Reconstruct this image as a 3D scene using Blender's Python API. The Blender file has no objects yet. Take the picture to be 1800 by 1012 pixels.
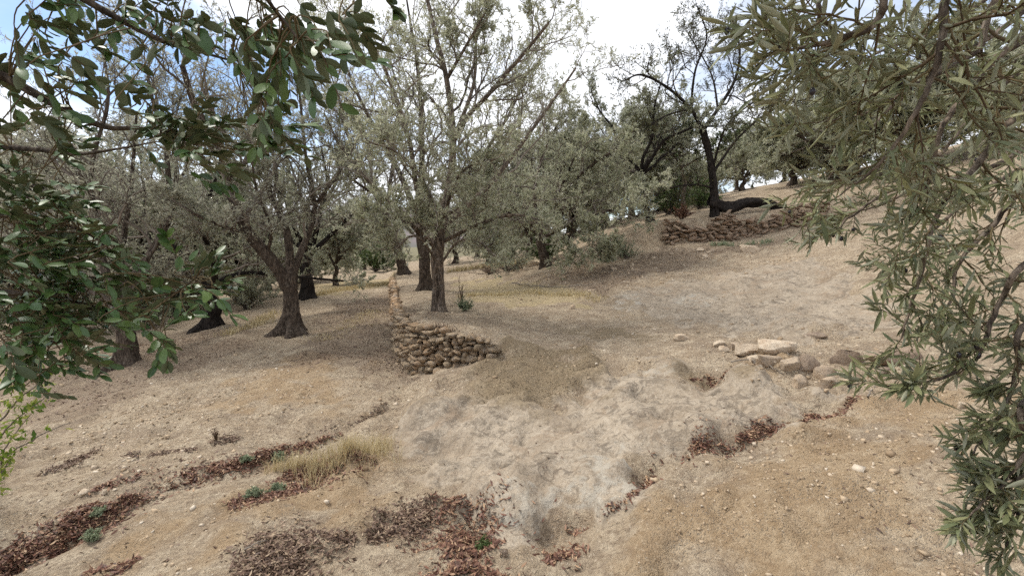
import bpy, math
import numpy as np
from mathutils import Matrix, Vector, Quaternion

# ------------------------------------------------------------------ camera, sky, sun, exposure
sc = bpy.context.scene
PITCH = math.atan(76 / 850)
FPX = 850.0
CAM_Z = 1.6
cam_d = bpy.data.cameras.new('camera'); cam = bpy.data.objects.new('camera', cam_d)
sc.collection.objects.link(cam); sc.camera = cam
cam_d.sensor_width = 36; cam_d.lens = 36 * FPX / 1800; cam_d.clip_start = 0.02; cam_d.clip_end = 8000
cam.location = (0, 0, CAM_Z); cam.rotation_euler = (math.pi / 2 - PITCH, 0, 0)

SUN_EL, SUN_AZ = math.radians(54), math.radians(-68)      # azimuth from +Y towards +X
w = bpy.data.worlds.new('World'); sc.world = w; w.use_nodes = True
nt = w.node_tree; nt.nodes.clear()
def wn(t, **k):
    n = nt.nodes.new(t)
    for a, b in k.items(): setattr(n, a, b)
    return n
sky = wn('ShaderNodeTexSky', sky_type='NISHITA', sun_disc=False, sun_elevation=SUN_EL, sun_rotation=SUN_AZ)
sky.dust_density = 0.6; sky.air_density = 1.0; sky.ozone_density = 3.0
bg1 = wn('ShaderNodeBackground'); bg1.inputs[1].default_value = 0.10
nt.links.new(sky.outputs[0], bg1.inputs[0])
tc = wn('ShaderNodeTexCoord')
sep = wn('ShaderNodeSeparateXYZ'); nt.links.new(tc.outputs['Generated'], sep.inputs[0])
za = wn('ShaderNodeMath', operation='MAXIMUM'); nt.links.new(sep.outputs[2], za.inputs[0]); za.inputs[1].default_value = 0.0
zb = wn('ShaderNodeMath', operation='ADD'); nt.links.new(za.outputs[0], zb.inputs[0]); zb.inputs[1].default_value = 0.22
dv = wn('ShaderNodeVectorMath', operation='DIVIDE'); nt.links.new(tc.outputs['Generated'], dv.inputs[0])
cz = wn('ShaderNodeCombineXYZ')
for i in range(3): nt.links.new(zb.outputs[0], cz.inputs[i])
nt.links.new(cz.outputs[0], dv.inputs[1])
mp = wn('ShaderNodeMapping'); nt.links.new(dv.outputs[0], mp.inputs[0]); mp.inputs['Location'].default_value = (15.15, -16.1, -3.64)
cn = wn('ShaderNodeTexNoise'); nt.links.new(mp.outputs[0], cn.inputs['Vector'])
cn.inputs['Scale'].default_value = 0.75; cn.inputs['Detail'].default_value = 9; cn.inputs['Roughness'].default_value = 0.52
cr = wn('ShaderNodeMapRange', interpolation_type='SMOOTHSTEP'); nt.links.new(cn.outputs[0], cr.inputs[0])
cr.inputs[1].default_value = 0.31; cr.inputs[2].default_value = 0.50
cs = wn('ShaderNodeMapRange'); nt.links.new(cn.outputs[0], cs.inputs[0])
cs.inputs[1].default_value = 0.35; cs.inputs[2].default_value = 0.75; cs.inputs[3].default_value = 1.0; cs.inputs[4].default_value = 0.55
cc = wn('ShaderNodeMix', data_type='RGBA', blend_type='MULTIPLY'); cc.inputs[0].default_value = 1
cc.inputs[6].default_value = (0.92, 0.94, 0.98, 1); nt.links.new(cs.outputs[0], cc.inputs[7])
bg2 = wn('ShaderNodeBackground'); bg2.inputs[1].default_value = 1.0
nt.links.new(cc.outputs[2], bg2.inputs[0])
mx = wn('ShaderNodeMixShader'); nt.links.new(cr.outputs[0], mx.inputs[0]); nt.links.new(bg1.outputs[0], mx.inputs[1]); nt.links.new(bg2.outputs[0], mx.inputs[2])
wo = wn('ShaderNodeOutputWorld'); nt.links.new(mx.outputs[0], wo.inputs[0])

sun_d = bpy.data.lights.new('sun', 'SUN'); sun = bpy.data.objects.new('sun', sun_d); sc.collection.objects.link(sun)
sun_d.energy = 2.0; sun_d.angle = math.radians(14); sun_d.color = (1.0, 0.95, 0.87)
sdir = Vector((math.sin(SUN_AZ) * math.cos(SUN_EL), math.cos(SUN_AZ) * math.cos(SUN_EL), math.sin(SUN_EL)))
sun.rotation_euler = sdir.to_track_quat('Z', 'Y').to_euler(); sun.location = sdir * 40

vs = sc.view_settings
vs.view_transform = 'Standard'; vs.look = 'None'; vs.exposure = 0.80; vs.gamma = 1.0; vs.use_curve_mapping = False
sc.cycles.use_denoising = False
sc.cycles.max_bounces = 6; sc.cycles.diffuse_bounces = 3; sc.cycles.glossy_bounces = 2
sc.cycles.transmission_bounces = 3; sc.cycles.transparent_max_bounces = 4
sc.cycles.use_adaptive_sampling = True; sc.cycles.adaptive_threshold = 0.03; sc.cycles.adaptive_min_samples = 48; sc.cycles.sample_clamp_indirect = 4.0

RNG = np.random.default_rng(11)
COL = sc.collection

# ------------------------------------------------------------------ numeric helpers
def unit(v):
    return v / np.maximum(np.linalg.norm(v, axis=-1, keepdims=True), 1e-9)
def ray(px, py):
    u = (px - 900) / FPX; v = (506 - py) / FPX
    c, s = math.cos(PITCH), math.sin(PITCH)
    return np.array([u, c + v * s, -s + v * c])
def at(px, py, Y):
    d = ray(px, py); return np.array([0, 0, CAM_Z]) + d * (Y / d[1])
def smooth(a, b, x):
    t = np.clip((x - a) / (b - a), 0, 1); return t * t * (3 - 2 * t)
def _h(ix, iy, iz, seed):
    n = (ix * 374761393 + iy * 668265263 + iz * 2147483647 + seed * 1274126177) & 0xffffffff
    n = ((n ^ (n >> 13)) * 1274126177) & 0xffffffff
    n = (n ^ (n >> 16)) & 0xffffffff
    return n.astype(np.float64) / 0xffffffff * 2 - 1
def noise3(x, y, z=None, seed=0):
    x = np.asarray(x, float); y = np.asarray(y, float); z = np.zeros_like(x) if z is None else np.asarray(z, float)
    ix, iy, iz = (np.floor(v).astype(np.int64) for v in (x, y, z))
    fx, fy, fz = x - ix, y - iy, z - iz
    fx, fy, fz = (f * f * f * (f * (f * 6 - 15) + 10) for f in (fx, fy, fz))
    r = 0
    for a in (0, 1):
        for b in (0, 1):
            for c in (0, 1):
                r = r + _h(ix + a, iy + b, iz + c, seed) * (fx if a else 1 - fx) * (fy if b else 1 - fy) * (fz if c else 1 - fz)
    return r
def fbm(x, y, z=None, oct=4, seed=0, gain=0.5):
    r, a = 0, 1.0; z = np.zeros_like(np.asarray(x, float)) if z is None else z
    for i in range(oct):
        r = r + a * noise3(x * 2**i + i * 7.3, y * 2**i - i * 3.1, z * 2**i, seed + i); a *= gain
    return r
def resample(pts, n):
    """smooth (Catmull-Rom) resampling of a polyline with m columns"""
    p = np.asarray(pts, float); m = len(p)
    if m == 2:
        t = np.linspace(0, 1, n)[:, None]; return p[0] * (1 - t) + p[1] * t
    e = np.vstack([2 * p[0] - p[1], p, 2 * p[-1] - p[-2]])
    t = np.linspace(0, m - 1 - 1e-6, n); i = t.astype(int); f = (t - i)[:, None]
    p0, p1, p2, p3 = e[i], e[i + 1], e[i + 2], e[i + 3]
    return 0.5 * ((2 * p1) + (p2 - p0) * f + (2 * p0 - 5 * p1 + 4 * p2 - p3) * f**2 + (3 * p1 - p0 - 3 * p2 + p3) * f**3)

# ------------------------------------------------------------------ object helpers
def mesh_of(name, V, F, mat, smooth_=False, attrs=None, mat_index=None):
    V = np.asarray(V, np.float32).reshape(-1, 3); F = np.asarray(F, np.int32)
    me = bpy.data.meshes.new(name)
    me.vertices.add(len(V)); me.vertices.foreach_set('co', V.ravel())
    n, k = F.shape
    me.loops.add(n * k); me.loops.foreach_set('vertex_index', F.ravel())
    me.polygons.add(n); me.polygons.foreach_set('loop_start', np.arange(0, n * k, k, dtype=np.int32))
    if smooth_: me.polygons.foreach_set('use_smooth', np.ones(n, bool))
    for m in (mat if isinstance(mat, (list, tuple)) else [mat]): me.materials.append(m)
    if mat_index is not None: me.polygons.foreach_set('material_index', np.asarray(mat_index, np.int32))
    for k_, v in (attrs or {}).items():
        a = me.attributes.new(k_, 'FLOAT', 'POINT'); a.data.foreach_set('value', np.asarray(v, np.float32))
    me.update(calc_edges=True)
    return me
def obj(name, me, parent=None, loc=(0, 0, 0)):
    o = bpy.data.objects.new(name, me); COL.objects.link(o); o.parent = parent; o.location = loc
    return o
def tag(o, label, cat, group=None, kind=None):
    if label: o['label'] = label
    if cat: o['category'] = cat
    if group: o['group'] = group
    if kind: o['kind'] = kind
    return o
def thing(name, label, cat, loc, group=None):
    return tag(obj(name, None, None, loc), label, cat, group)
class Acc:
    """collects vertices / quads / a per-vertex tint for one mesh"""
    def __init__(s): s.V, s.F, s.T, s.n = [], [], [], 0
    def add(s, V, F, T=None):
        V = np.asarray(V).reshape(-1, 3); s.V.append(V); s.F.append(np.asarray(F) + s.n)
        s.T.append(np.full(len(V), 0.5) if T is None else np.broadcast_to(T, (len(V),))); s.n += len(V)
    def mesh(s, name, mat, sm=False, off=None):
        V = np.vstack(s.V)
        if off is not None: V = V - np.asarray(off)
        return mesh_of(name, V, np.vstack(s.F), mat, sm, {'tint': np.concatenate(s.T)})
def tubes(P, R, sides):
    P = np.asarray(P, float); N, K, _ = P.shape
    T = unit(np.gradient(P, axis=1)); ax = unit(P[:, -1] - P[:, 0])
    a = np.where(np.abs(ax[:, 2:3]) < 0.8, np.array([[0, 0, 1.0]]), np.array([[1.0, 0, 0]]))
    a = unit(np.cross(ax, a))[:, None, :]
    n = unit(a - (a * T).sum(-1, keepdims=True) * T); b = np.cross(T, n)
    th = np.linspace(0, 2 * np.pi, sides, endpoint=False)
    ring = n[:, :, None, :] * np.cos(th)[None, None, :, None] + b[:, :, None, :] * np.sin(th)[None, None, :, None]
    V = P[:, :, None, :] + ring * np.asarray(R)[:, :, None, None]
    i = np.arange(N)[:, None, None] * (K * sides) + np.arange(K - 1)[None, :, None] * sides
    j = np.arange(sides)[None, None, :]; j2 = (j + 1) % sides
    F = np.stack([i + j, i + j2, i + sides + j2, i + sides + j], -1).reshape(-1, 4)
    return V.reshape(-1, 3), F
def diamonds(P, D, Nn, L, W):
    """simple pointed leaf blades: four corners, slightly folded"""
    D = unit(D); S = unit(np.cross(D, Nn)); U = np.cross(S, D)
    L = np.asarray(L)[:, None]; W = np.asarray(W)[:, None]
    mid = P + D * L * 0.48
    V = np.stack([P, mid + S * W * 0.5 + U * W * 0.12, P + D * L - U * L * 0.06, mid - S * W * 0.5 + U * W * 0.12], 1)
    F = np.arange(len(P))[:, None] * 4 + np.arange(4)[None, :]
    return V.reshape(-1, 3), F

# ------------------------------------------------------------------ materials
class NB:
    def __init__(s, name):
        s.m = bpy.data.materials.new(name); s.m.use_nodes = True; s.t = s.m.node_tree; s.t.nodes.clear()
        s.out = s.t.nodes.new('ShaderNodeOutputMaterial')
    def n(s, ty, **k):
        x = s.t.nodes.new(ty)
        for a, b in k.items(): setattr(x, a, b)
        return x
    def l(s, a, b): s.t.links.new(a, b)
    def noise(s, scale, detail=4, rough=0.55, vec=None, dist=0.0):
        x = s.n('ShaderNodeTexNoise'); x.inputs['Scale'].default_value = scale; x.inputs['Detail'].default_value = detail
        x.inputs['Roughness'].default_value = rough; x.inputs['Distortion'].default_value = dist
        if vec is not None: s.l(vec, x.inputs['Vector'])
        return x.outputs[0]
    def rng(s, v, a, b, c=0.0, d=1.0, sm=True):
        x = s.n('ShaderNodeMapRange', interpolation_type='SMOOTHSTEP' if sm else 'LINEAR'); s.l(v, x.inputs[0])
        for i, q in enumerate((a, b, c, d)): x.inputs[i + 1].default_value = q
        return x.outputs[0]
    def mix(s, f, a, b, mode='MIX'):
        x = s.n('ShaderNodeMix', data_type='RGBA', blend_type=mode)
        for sock, v in ((x.inputs[0], f), (x.inputs[6], a), (x.inputs[7], b)):
            if isinstance(v, (int, float)): sock.default_value = v
            elif isinstance(v, tuple): sock.default_value = (*v, 1)
            else: s.l(v, sock)
        return x.outputs[2]
    def math(s, op, a, b=0.0, clamp=False):
        x = s.n('ShaderNodeMath', operation=op, use_clamp=clamp)
        for sock, v in ((x.inputs[0], a), (x.inputs[1], b)):
            if isinstance(v, (int, float)): sock.default_value = v
            else: s.l(v, sock)
        return x.outputs[0]
    def attr(s, name): return s.n('ShaderNodeAttribute', attribute_name=name).outputs['Fac']
    def bump(s, h, dist, strength=1.0, normal=None):
        x = s.n('ShaderNodeBump'); x.inputs['Distance'].default_value = dist; x.inputs['Strength'].default_value = strength
        s.l(h, x.inputs['Height'])
        if normal is not None: s.l(normal, x.inputs['Normal'])
        return x.outputs[0]
    def finish(s, col, rough=0.9, normal=None, spec=0.3, trans=0.0, tcol=None):
        p = s.n('ShaderNodeBsdfPrincipled')
        if isinstance(col, tuple): p.inputs['Base Color'].default_value = (*col, 1)
        else: s.l(col, p.inputs['Base Color'])
        if isinstance(rough, float): p.inputs['Roughness'].default_value = rough
        else: s.l(rough, p.inputs['Roughness'])
        p.inputs['Specular IOR Level'].default_value = spec
        if normal is not None: s.l(normal, p.inputs['Normal'])
        sh = p.outputs[0]
        if trans:
            t = s.n('ShaderNodeBsdfTranslucent'); m = s.n('ShaderNodeMixShader'); m.inputs[0].default_value = trans
            c = tcol if tcol is not None else col
            if isinstance(c, tuple): t.inputs[0].default_value = (*c, 1)
            else: s.l(c, t.inputs[0])
            s.l(sh, m.inputs[1]); s.l(t.outputs[0], m.inputs[2]); sh = m.outputs[0]
        s.l(sh, s.out.inputs[0]); return s.m
    def pos(s): return s.n('ShaderNodeNewGeometry').outputs['Position']
    def objc(s): return s.n('ShaderNodeTexCoord').outputs['Object']
    def mapping(s, v, scale):
        x = s.n('ShaderNodeMapping'); s.l(v, x.inputs[0]); x.inputs['Scale'].default_value = scale; return x.outputs[0]
    def orand(s): return s.n('ShaderNodeObjectInfo').outputs['Random']

def bark_mat(name, dark, light, lichen=(0.3, 0.28, 0.24), amt=0.25):
    b = NB(name); v = b.objc(); vz = b.mapping(v, (1, 1, 0.28))
    n1 = b.noise(28, 6, 0.65, vz, 0.6); n2 = b.noise(5, 3, 0.5, v); n3 = b.noise(16, 4, 0.6, v)
    c = b.mix(b.rng(n1, 0.35, 0.68), dark, light)
    c = b.mix(b.math('MULTIPLY', b.rng(n2, 0.48, 0.7), b.rng(n3, 0.4, 0.65)), c, b.mix(amt, light, lichen))
    vor = b.n('ShaderNodeTexVoronoi', feature='DISTANCE_TO_EDGE'); b.l(vz, vor.inputs['Vector']); vor.inputs['Scale'].default_value = 26
    crack = b.rng(vor.outputs[0], 0.0, 0.25)
    h = b.math('ADD', b.math('MULTIPLY', crack, 0.6), n1)
    c = b.mix(b.rng(vor.outputs[0], 0.0, 0.08, 0.55, 0.0), c, dark)
    return b.finish(c, 0.95, b.bump(h, 0.03, 0.9), 0.15)
def twig_mat(name, a, c2):
    b = NB(name); c = b.mix(b.attr('tint'), a, c2); return b.finish(c, 0.9, None, 0.15)
def foliage_mat(name, c1, c2, c3, trans=0.25):
    b = NB(name); t = b.attr('tint')
    c = b.mix(b.rng(t, 0.0, 0.55, sm=False), c1, c2); c = b.mix(b.rng(t, 0.55, 1.0, sm=False), c, c3)
    return b.finish(c, 0.6, None, 0.3, trans)

M = {}
M['bark'] = bark_mat('olive_bark', (0.035, 0.026, 0.020), (0.15, 0.115, 0.088))
M['bark_grey'] = bark_mat('old_olive_bark', (0.06, 0.046, 0.036), (0.27, 0.21, 0.16), (0.34, 0.31, 0.26), 0.5)
M['bark_dark'] = bark_mat('almond_bark', (0.012, 0.010, 0.009), (0.050, 0.040, 0.034), (0.13, 0.12, 0.11), 0.2)
M['twig'] = twig_mat('olive_twigs', (0.10, 0.083, 0.068), (0.25, 0.215, 0.18))
M['twig_dark'] = twig_mat('almond_twigs', (0.025, 0.020, 0.017), (0.075, 0.06, 0.05))
M['twig_green'] = twig_mat('fresh_twigs', (0.07, 0.045, 0.028), (0.15, 0.115, 0.06))
M['olive'] = foliage_mat('olive_leaves', (0.24, 0.255, 0.165), (0.36, 0.37, 0.26), (0.50, 0.50, 0.40), 0.5)
M['olive_pale'] = foliage_mat('pale_olive_leaves', (0.29, 0.305, 0.19), (0.42, 0.425, 0.295), (0.56, 0.55, 0.44), 0.5)
M['olive_dry'] = foliage_mat('dry_olive_leaves', (0.27, 0.265, 0.19), (0.38, 0.375, 0.285), (0.53, 0.52, 0.42), 0.5)
M['almond'] = foliage_mat('almond_leaves', (0.045, 0.05, 0.022), (0.09, 0.095, 0.04), (0.16, 0.14, 0.06))
M['green'] = foliage_mat('green_shrub_leaves', (0.04, 0.065, 0.02), (0.085, 0.125, 0.04), (0.15, 0.19, 0.07))
M['shoot'] = foliage_mat('young_shoot_leaves', (0.08, 0.15, 0.02), (0.20, 0.28, 0.04), (0.38, 0.40, 0.09), 0.4)
M['weed'] = foliage_mat('weed_leaves', (0.16, 0.20, 0.115), (0.27, 0.31, 0.195), (0.38, 0.41, 0.27), 0.35)
M['drygrass'] = foliage_mat('dry_grass', (0.34, 0.27, 0.14), (0.52, 0.42, 0.23), (0.66, 0.56, 0.35), 0.3)
M['litter'] = foliage_mat('fallen_leaves', (0.055, 0.028, 0.021), (0.185, 0.085, 0.055), (0.43, 0.29, 0.175), 0.05)
M['litter_grey'] = foliage_mat('old_fallen_leaves', (0.07, 0.042, 0.030), (0.17, 0.105, 0.072), (0.40, 0.30, 0.20), 0.05)
def near_leaf(name, c1, c2, rough, spec, per_object, trans=0.2, vein=None):
    b = NB(name); t = b.orand() if per_object else b.attr('tint')
    c = b.mix(t, c1, c2); n = b.noise(60, 3, 0.5, b.objc() if per_object else b.pos())
    c = b.mix(b.rng(n, 0.3, 0.75, 0.0, 0.35), c, b.mix(0.5, c, c2))
    return b.finish(c, rough, b.bump(b.noise(140, 2, 0.5, b.objc() if per_object else b.pos()), 0.0006, 0.12), spec, trans)
for po, sfx in ((True, ''), (False, '_mass')):
    M['carob_top' + sfx] = near_leaf('carob_leaf_top' + sfx, (0.045, 0.105, 0.028), (0.12, 0.185, 0.045), 0.42, 0.5, po)
    M['carob_under' + sfx] = near_leaf('carob_leaf_underside' + sfx, (0.075, 0.105, 0.055), (0.14, 0.155, 0.08), 0.55, 0.35, po)
    M['nolive_top' + sfx] = near_leaf('olive_leaf_top' + sfx, (0.14, 0.17, 0.085), (0.31, 0.305, 0.145), 0.48, 0.4, po, 0.32)
    M['nolive_under' + sfx] = near_leaf('olive_leaf_underside' + sfx, (0.25, 0.265, 0.185), (0.40, 0.40, 0.28), 0.65, 0.3, po, 0.32)
b = NB('olive_fruit'); M['fruit'] = b.finish((0.012, 0.008, 0.012), 0.3, None, 0.5)

def stone_mat(name, c1, c2, c3, k=1.0):
    b = NB(name); v = b.objc(); r = b.orand()
    o = b.n('ShaderNodeVectorMath', operation='ADD'); b.l(v, o.inputs[0])
    q = b.n('ShaderNodeVectorMath', operation='SCALE'); q.inputs[0].default_value = (13, 7, 19); b.l(r, q.inputs['Scale']); b.l(q.outputs[0], o.inputs[1])
    n1 = b.noise(1.6 * k, 6, 0.65, o.outputs[0]); n2 = b.noise(6 * k, 6, 0.7, o.outputs[0]); n3 = b.noise(22 * k, 3, 0.6, o.outputs[0])
    c = b.mix(r, c1, c2); c = b.mix(b.rng(n1, 0.4, 0.7), c, c3)
    c = b.mix(b.rng(n2, 0.45, 0.65, 0.0, 0.5), c, b.mix(0.55, c, (0.10, 0.075, 0.055)))
    c = b.mix(b.rng(n3, 0.55, 0.7, 0.0, 0.6), c, (0.52, 0.46, 0.38))
    return b.finish(c, 0.95, b.bump(b.math('ADD', b.math('ADD', n1, n2), b.math('MULTIPLY', n3, .5)), 0.12 / k if k > 1 else 0.06, 0.9), 0.15)
M['stone'] = stone_mat('wall_stone', (0.46, 0.30, 0.17), (0.62, 0.48, 0.32), (0.44, 0.36, 0.28))
M['stone2'] = stone_mat('upper_wall_stone', (0.38, 0.245, 0.16), (0.55, 0.40, 0.28), (0.38, 0.30, 0.23))
M['rock_pale'] = stone_mat('pale_loose_rock', (0.54, 0.43, 0.31), (0.62, 0.52, 0.40), (0.44, 0.33, 0.23), 7.0)
M['rock_brown'] = stone_mat('brown_loose_rock', (0.27, 0.21, 0.155), (0.34, 0.25, 0.18), (0.20, 0.145, 0.11), 7.0)
M['rock_orange'] = stone_mat('orange_loose_rock', (0.44, 0.33, 0.225), (0.50, 0.40, 0.29), (0.36, 0.285, 0.215), 7.0)

# ------------------------------------------------------------------ the lie of the land
common = [  # (pixel x, pixel y, metres ahead)
    (900, 1012, 2.32), (500, 1012, 2.33), (0, 1012, 2.42), (1350, 1012, 2.12), (1800, 1012, 1.85),
    (950, 880, 3.0), (700, 870, 3.15), (450, 860, 3.25), (200, 880, 3.1), (0, 800, 4.2),
    (900, 760, 4.1), (750, 740, 4.45), (1000, 700, 4.75), (1130, 670, 5.0), (1200, 720, 4.25),
    (600, 740, 4.6), (400, 740, 4.75), (200, 740, 5.0), (1300, 800, 3.1), (1500, 800, 2.9), (1600, 880, 2.35),
    (1400, 700, 4.1), (1600, 720, 3.4), (1790, 760, 2.6), (1240, 670, 4.75), (1330, 650, 4.85), (1500, 645, 4.65), (1700, 620, 4.4),
]
lower = [(720, 664, 6.4), (780, 656, 6.0), (845, 642, 5.75), (690, 640, 6.7), (600, 660, 6.2), (500, 660, 6.3), (400, 680, 6.0), (250, 690, 6.2), (80, 720, 6.2),
    (600, 600, 8.1), (510, 582, 9.0), (690, 580, 8.8), (400, 620, 7.9), (220, 645, 7.5), (0, 650, 8.3), (600, 545, 11.8), (690, 530, 13.5), (540, 523, 14.2), (370, 577, 10.9),
    (690, 500, 19.5), (650, 490, 24), (500, 510, 20), (300, 560, 14), (100, 590, 13), (600, 480, 32), (300, 520, 25), (50, 560, 22), (-300, 640, 12), (-300, 600, 22)]
upper = [(722, 575, 6.65), (750, 582, 6.35), (800, 592, 6.05), (870, 607, 5.85), (770, 545, 8.6), (900, 545, 8.6), (930, 600, 6.5), (1050, 600, 6.6), (950, 648, 5.5), (1050, 650, 5.45),
    (1000, 545, 8.6), (850, 510, 12), (748, 508, 12.6), (900, 488, 13.2), (760, 485, 18), (800, 470, 24), (712, 478, 20), (860, 462, 22),
    (1100, 545, 8.4), (1110, 505, 10), (1200, 590, 6.4), (1300, 590, 6.2), (1250, 520, 8.9), (1400, 580, 6.2), (1550, 570, 6.0), (1560, 520, 7.0), (1350, 480, 9.6), (1450, 440, 10.3), (1600, 420, 9.0),
    (1000, 472, 12.4), (1100, 455, 12.6), (1210, 428, 12.9), (1290, 424, 12.9), (1370, 412, 12.8), (1480, 390, 12.5), (1060, 440, 13.4), (950, 465, 14), (1700, 480, 6.6), (1790, 560, 4.7)]
STEP2 = 0.56
def mk(lst, dz=0.0):
    p = np.array([at(*q) for q in lst]); p[:, 2] -= dz; return p
up2 = mk([(1050, 412, 14.6), (1143, 392, 14.4), (1210, 385, 14.0), (1290, 372, 13.9), (1380, 365, 13.9), (1300, 347, 18), (1400, 330, 18), (1150, 372, 19), (1550, 330, 15)], STEP2)
farU = np.array([(2, 34, 1.2), (14, 34, 4.5), (24, 26, 5.6), (16, 14, 4.7), (18, 2, 4.6), (9, 2, 2.6), (28, 10, 6.8), (-4, 34, 0.5)])
farL = np.array([(-30, 20, -2.2), (-30, 0, -2.0), (-12, 0, -1.0), (-25, 40, -1.5), (-6, -4, -0.3), (-10, 40, -.3)])
back = np.array([(0, -4, -0.05), (5, -4, 0.8), (4.5, 1.0, 0.95), (-4, 0, -0.15)])
# --- thin plate spline
def tps_fit(P):
    n = len(P); d = np.linalg.norm(P[:, None, :2] - P[None, :, :2], axis=-1)
    K = np.where(d > 0, d**2 * np.log(np.maximum(d, 1e-9)), 0) + np.eye(n) * 0.02
    A = np.zeros((n + 3, n + 3)); A[:n, :n] = K; A[:n, n] = 1; A[:n, n + 1:] = P[:, :2]; A[n, :n] = 1; A[n + 1:, :n] = P[:, :2].T
    b_ = np.zeros(n + 3); b_[:n] = P[:, 2]; return P[:, :2].copy(), np.linalg.solve(A, b_)
def tps(fit, x, y):
    C, wt = fit; r = np.full(x.shape, wt[-3]) + wt[-2] * x + wt[-1] * y
    for i, (cx, cy) in enumerate(C):
        d2 = (x - cx)**2 + (y - cy)**2; r = r + wt[i] * 0.5 * d2 * np.log(np.maximum(d2, 1e-12))
    return r
FL = tps_fit(np.vstack([mk(common), mk(lower), farL, back]))
FU = tps_fit(np.vstack([mk(common), mk(upper), up2, farU, back]))
WALL1 = np.array([(-10, 42), (-8.0, 31), (-4.95, 20), (-2.62, 11), (-1.86, 8.0), (-1.50, 6.85), (-1.22, 6.32), (-.78, 6.02), (-.22, 5.82), (.5, 5.65), (1.4, 5.5), (4, 5.2), (14, 4.6)])
WALL2 = np.array([(1.2, 15.2), (2.7, 14.0), (3.9, 13.45), (4.6, 13.2), (5.6, 13.15), (6.6, 13.2), (7.4, 13.1), (8.8, 12.7), (11, 12.2)])
def signed(poly, x, y):
    best = np.full(x.shape, 1e9); sg = np.ones(x.shape)
    for a, c in zip(poly[:-1], poly[1:]):
        d = c - a; L2 = d @ d
        t = np.clip(((x - a[0]) * d[0] + (y - a[1]) * d[1]) / L2, 0, 1)
        dd = np.hypot(x - a[0] - t * d[0], y - a[1] - t * d[1])
        cr_ = d[0] * (y - a[1]) - d[1] * (x - a[0])
        m = dd < best; best = np.where(m, dd, best); sg = np.where(m, np.sign(cr_), sg)
    return best * sg
def land(x, y):
    x = np.asarray(x, float); y = np.asarray(y, float)
    r = np.hypot(x, y); k = np.minimum(1.0, 36 / np.maximum(r, 1e-6)); xc, yc = x * k, y * k
    zl, zu = tps(FL, xc, yc), tps(FU, xc, yc)
    s = signed(WALL1, xc, yc); wd = 0.07 + 0.9 * np.clip((xc + 0.15) / 1.6, 0, 1)
    z = zl + (zu - zl) * smooth(-wd, wd, s - 0.02)
    s2 = signed(WALL2, xc, yc); e = smooth(1.0, 3.6, xc) * smooth(14, 8, xc) * smooth(9, 12, yc)
    bank = 0.2 + 0.5 * smooth(4.4, 2.6, xc)
    z = z + STEP2 * (e * smooth(-bank, bank * 0.6, s2 - 0.05) + (1 - e) * smooth(-2.5, 2.5, s2) * smooth(9, 12, yc) * smooth(0, 3, xc))
    z = z + np.maximum(r - 36, 0) * 0.012 * np.clip(x / 20, -0.6, 1.0) * 0.5
    return z
def relief(x, y):
    r = np.hypot(x, y); f = smooth(60, 20, r)
    return (0.055 * fbm(x * 0.8, y * 0.8, oct=2, seed=3) + 0.022 * fbm(x * 2.6, y * 2.6, oct=3, seed=9) + 0.006 * fbm(x * 11, y * 11, oct=3, seed=21) * smooth(14, 7, r)) * f
ZCAM = float(land(np.array([0.]), np.array([0.]))[0])
def at_ground(px, py):
    d = ray(px, py); t = np.geomspace(1.2, 90, 900); P = np.array([0, 0, CAM_Z]) + d[None] * t[:, None]
    g = P[:, 2] - height(P[:, 0], P[:, 1]); i = np.argmax(g < 0)
    if g[i] >= 0: i = len(t) - 1
    f = g[i - 1] / (g[i - 1] - g[i] + 1e-9); return P[i - 1] * (1 - f) + P[i] * f
def inside(poly, x, y):
    r = np.zeros(x.shape, bool); n = len(poly)
    for i in range(n):
        (x1, y1), (x2, y2) = poly[i], poly[(i + 1) % n]
        if y1 == y2: continue
        c = ((y1 > y) != (y2 > y)) & (x < (x2 - x1) * (y - y1) / (y2 - y1) + x1); r ^= c
    return r
def edge_dist(poly, x, y):
    best = np.full(x.shape, 1e9)
    for a, c in zip(poly, np.roll(poly, -1, axis=0)):
        d = c - a; t = np.clip(((x - a[0]) * d[0] + (y - a[1]) * d[1]) / max(d @ d, 1e-9), 0, 1)
        best = np.minimum(best, np.hypot(x - a[0] - t * d[0], y - a[1] - t * d[1]))
    return best
def height0(x, y): return land(x, y) + relief(x, y)
height = height0
def region(pix): return np.array([at_ground(*p)[:2] for p in pix])
def mask(polys, x, y, soft=0.25):
    m = np.zeros(x.shape)
    wob = 0.5 * soft * fbm(x * 3.2, y * 3.2, oct=3, seed=77)
    for p in polys:
        lo, hi = p.min(0) - soft * 2, p.max(0) + soft * 2
        k = (x > lo[0]) & (x < hi[0]) & (y > lo[1]) & (y < hi[1])
        if not k.any(): continue
        d = np.where(inside(p, x[k], y[k]), 1, -1) * edge_dist(p, x[k], y[k]) + wob[k]
        m[k] = np.maximum(m[k], smooth(-soft * 0.5, soft * 0.5, d))
    return m
ROCK = [region(q) for q in (
    [(705, 760), (740, 715), (800, 682), (850, 728), (960, 735), (1040, 690), (1120, 662), (1235, 690), (1300, 665), (1400, 690), (1480, 692), (1290, 762), (1155, 815), (1095, 895), (960, 945), (880, 955), (800, 905), (780, 865), (725, 830)],
    [(1060, 530), (1150, 500), (1280, 478), (1440, 455), (1560, 530), (1570, 575), (1420, 600), (1280, 585), (1170, 562)],
    [(1100, 640), (1160, 628), (1220, 640), (1180, 660)])]
LICH = [region(q) for q in ([(1170, 530), (1230, 518), (1275, 530), (1240, 545)], [(1060, 532), (1120, 524), (1150, 540), (1080, 548)], [(880, 900), (1000, 850), (1100, 800), (1140, 830), (1060, 900), (950, 940)], [(1105, 670), (1150, 658), (1210, 672), (1160, 682)])]
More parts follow.
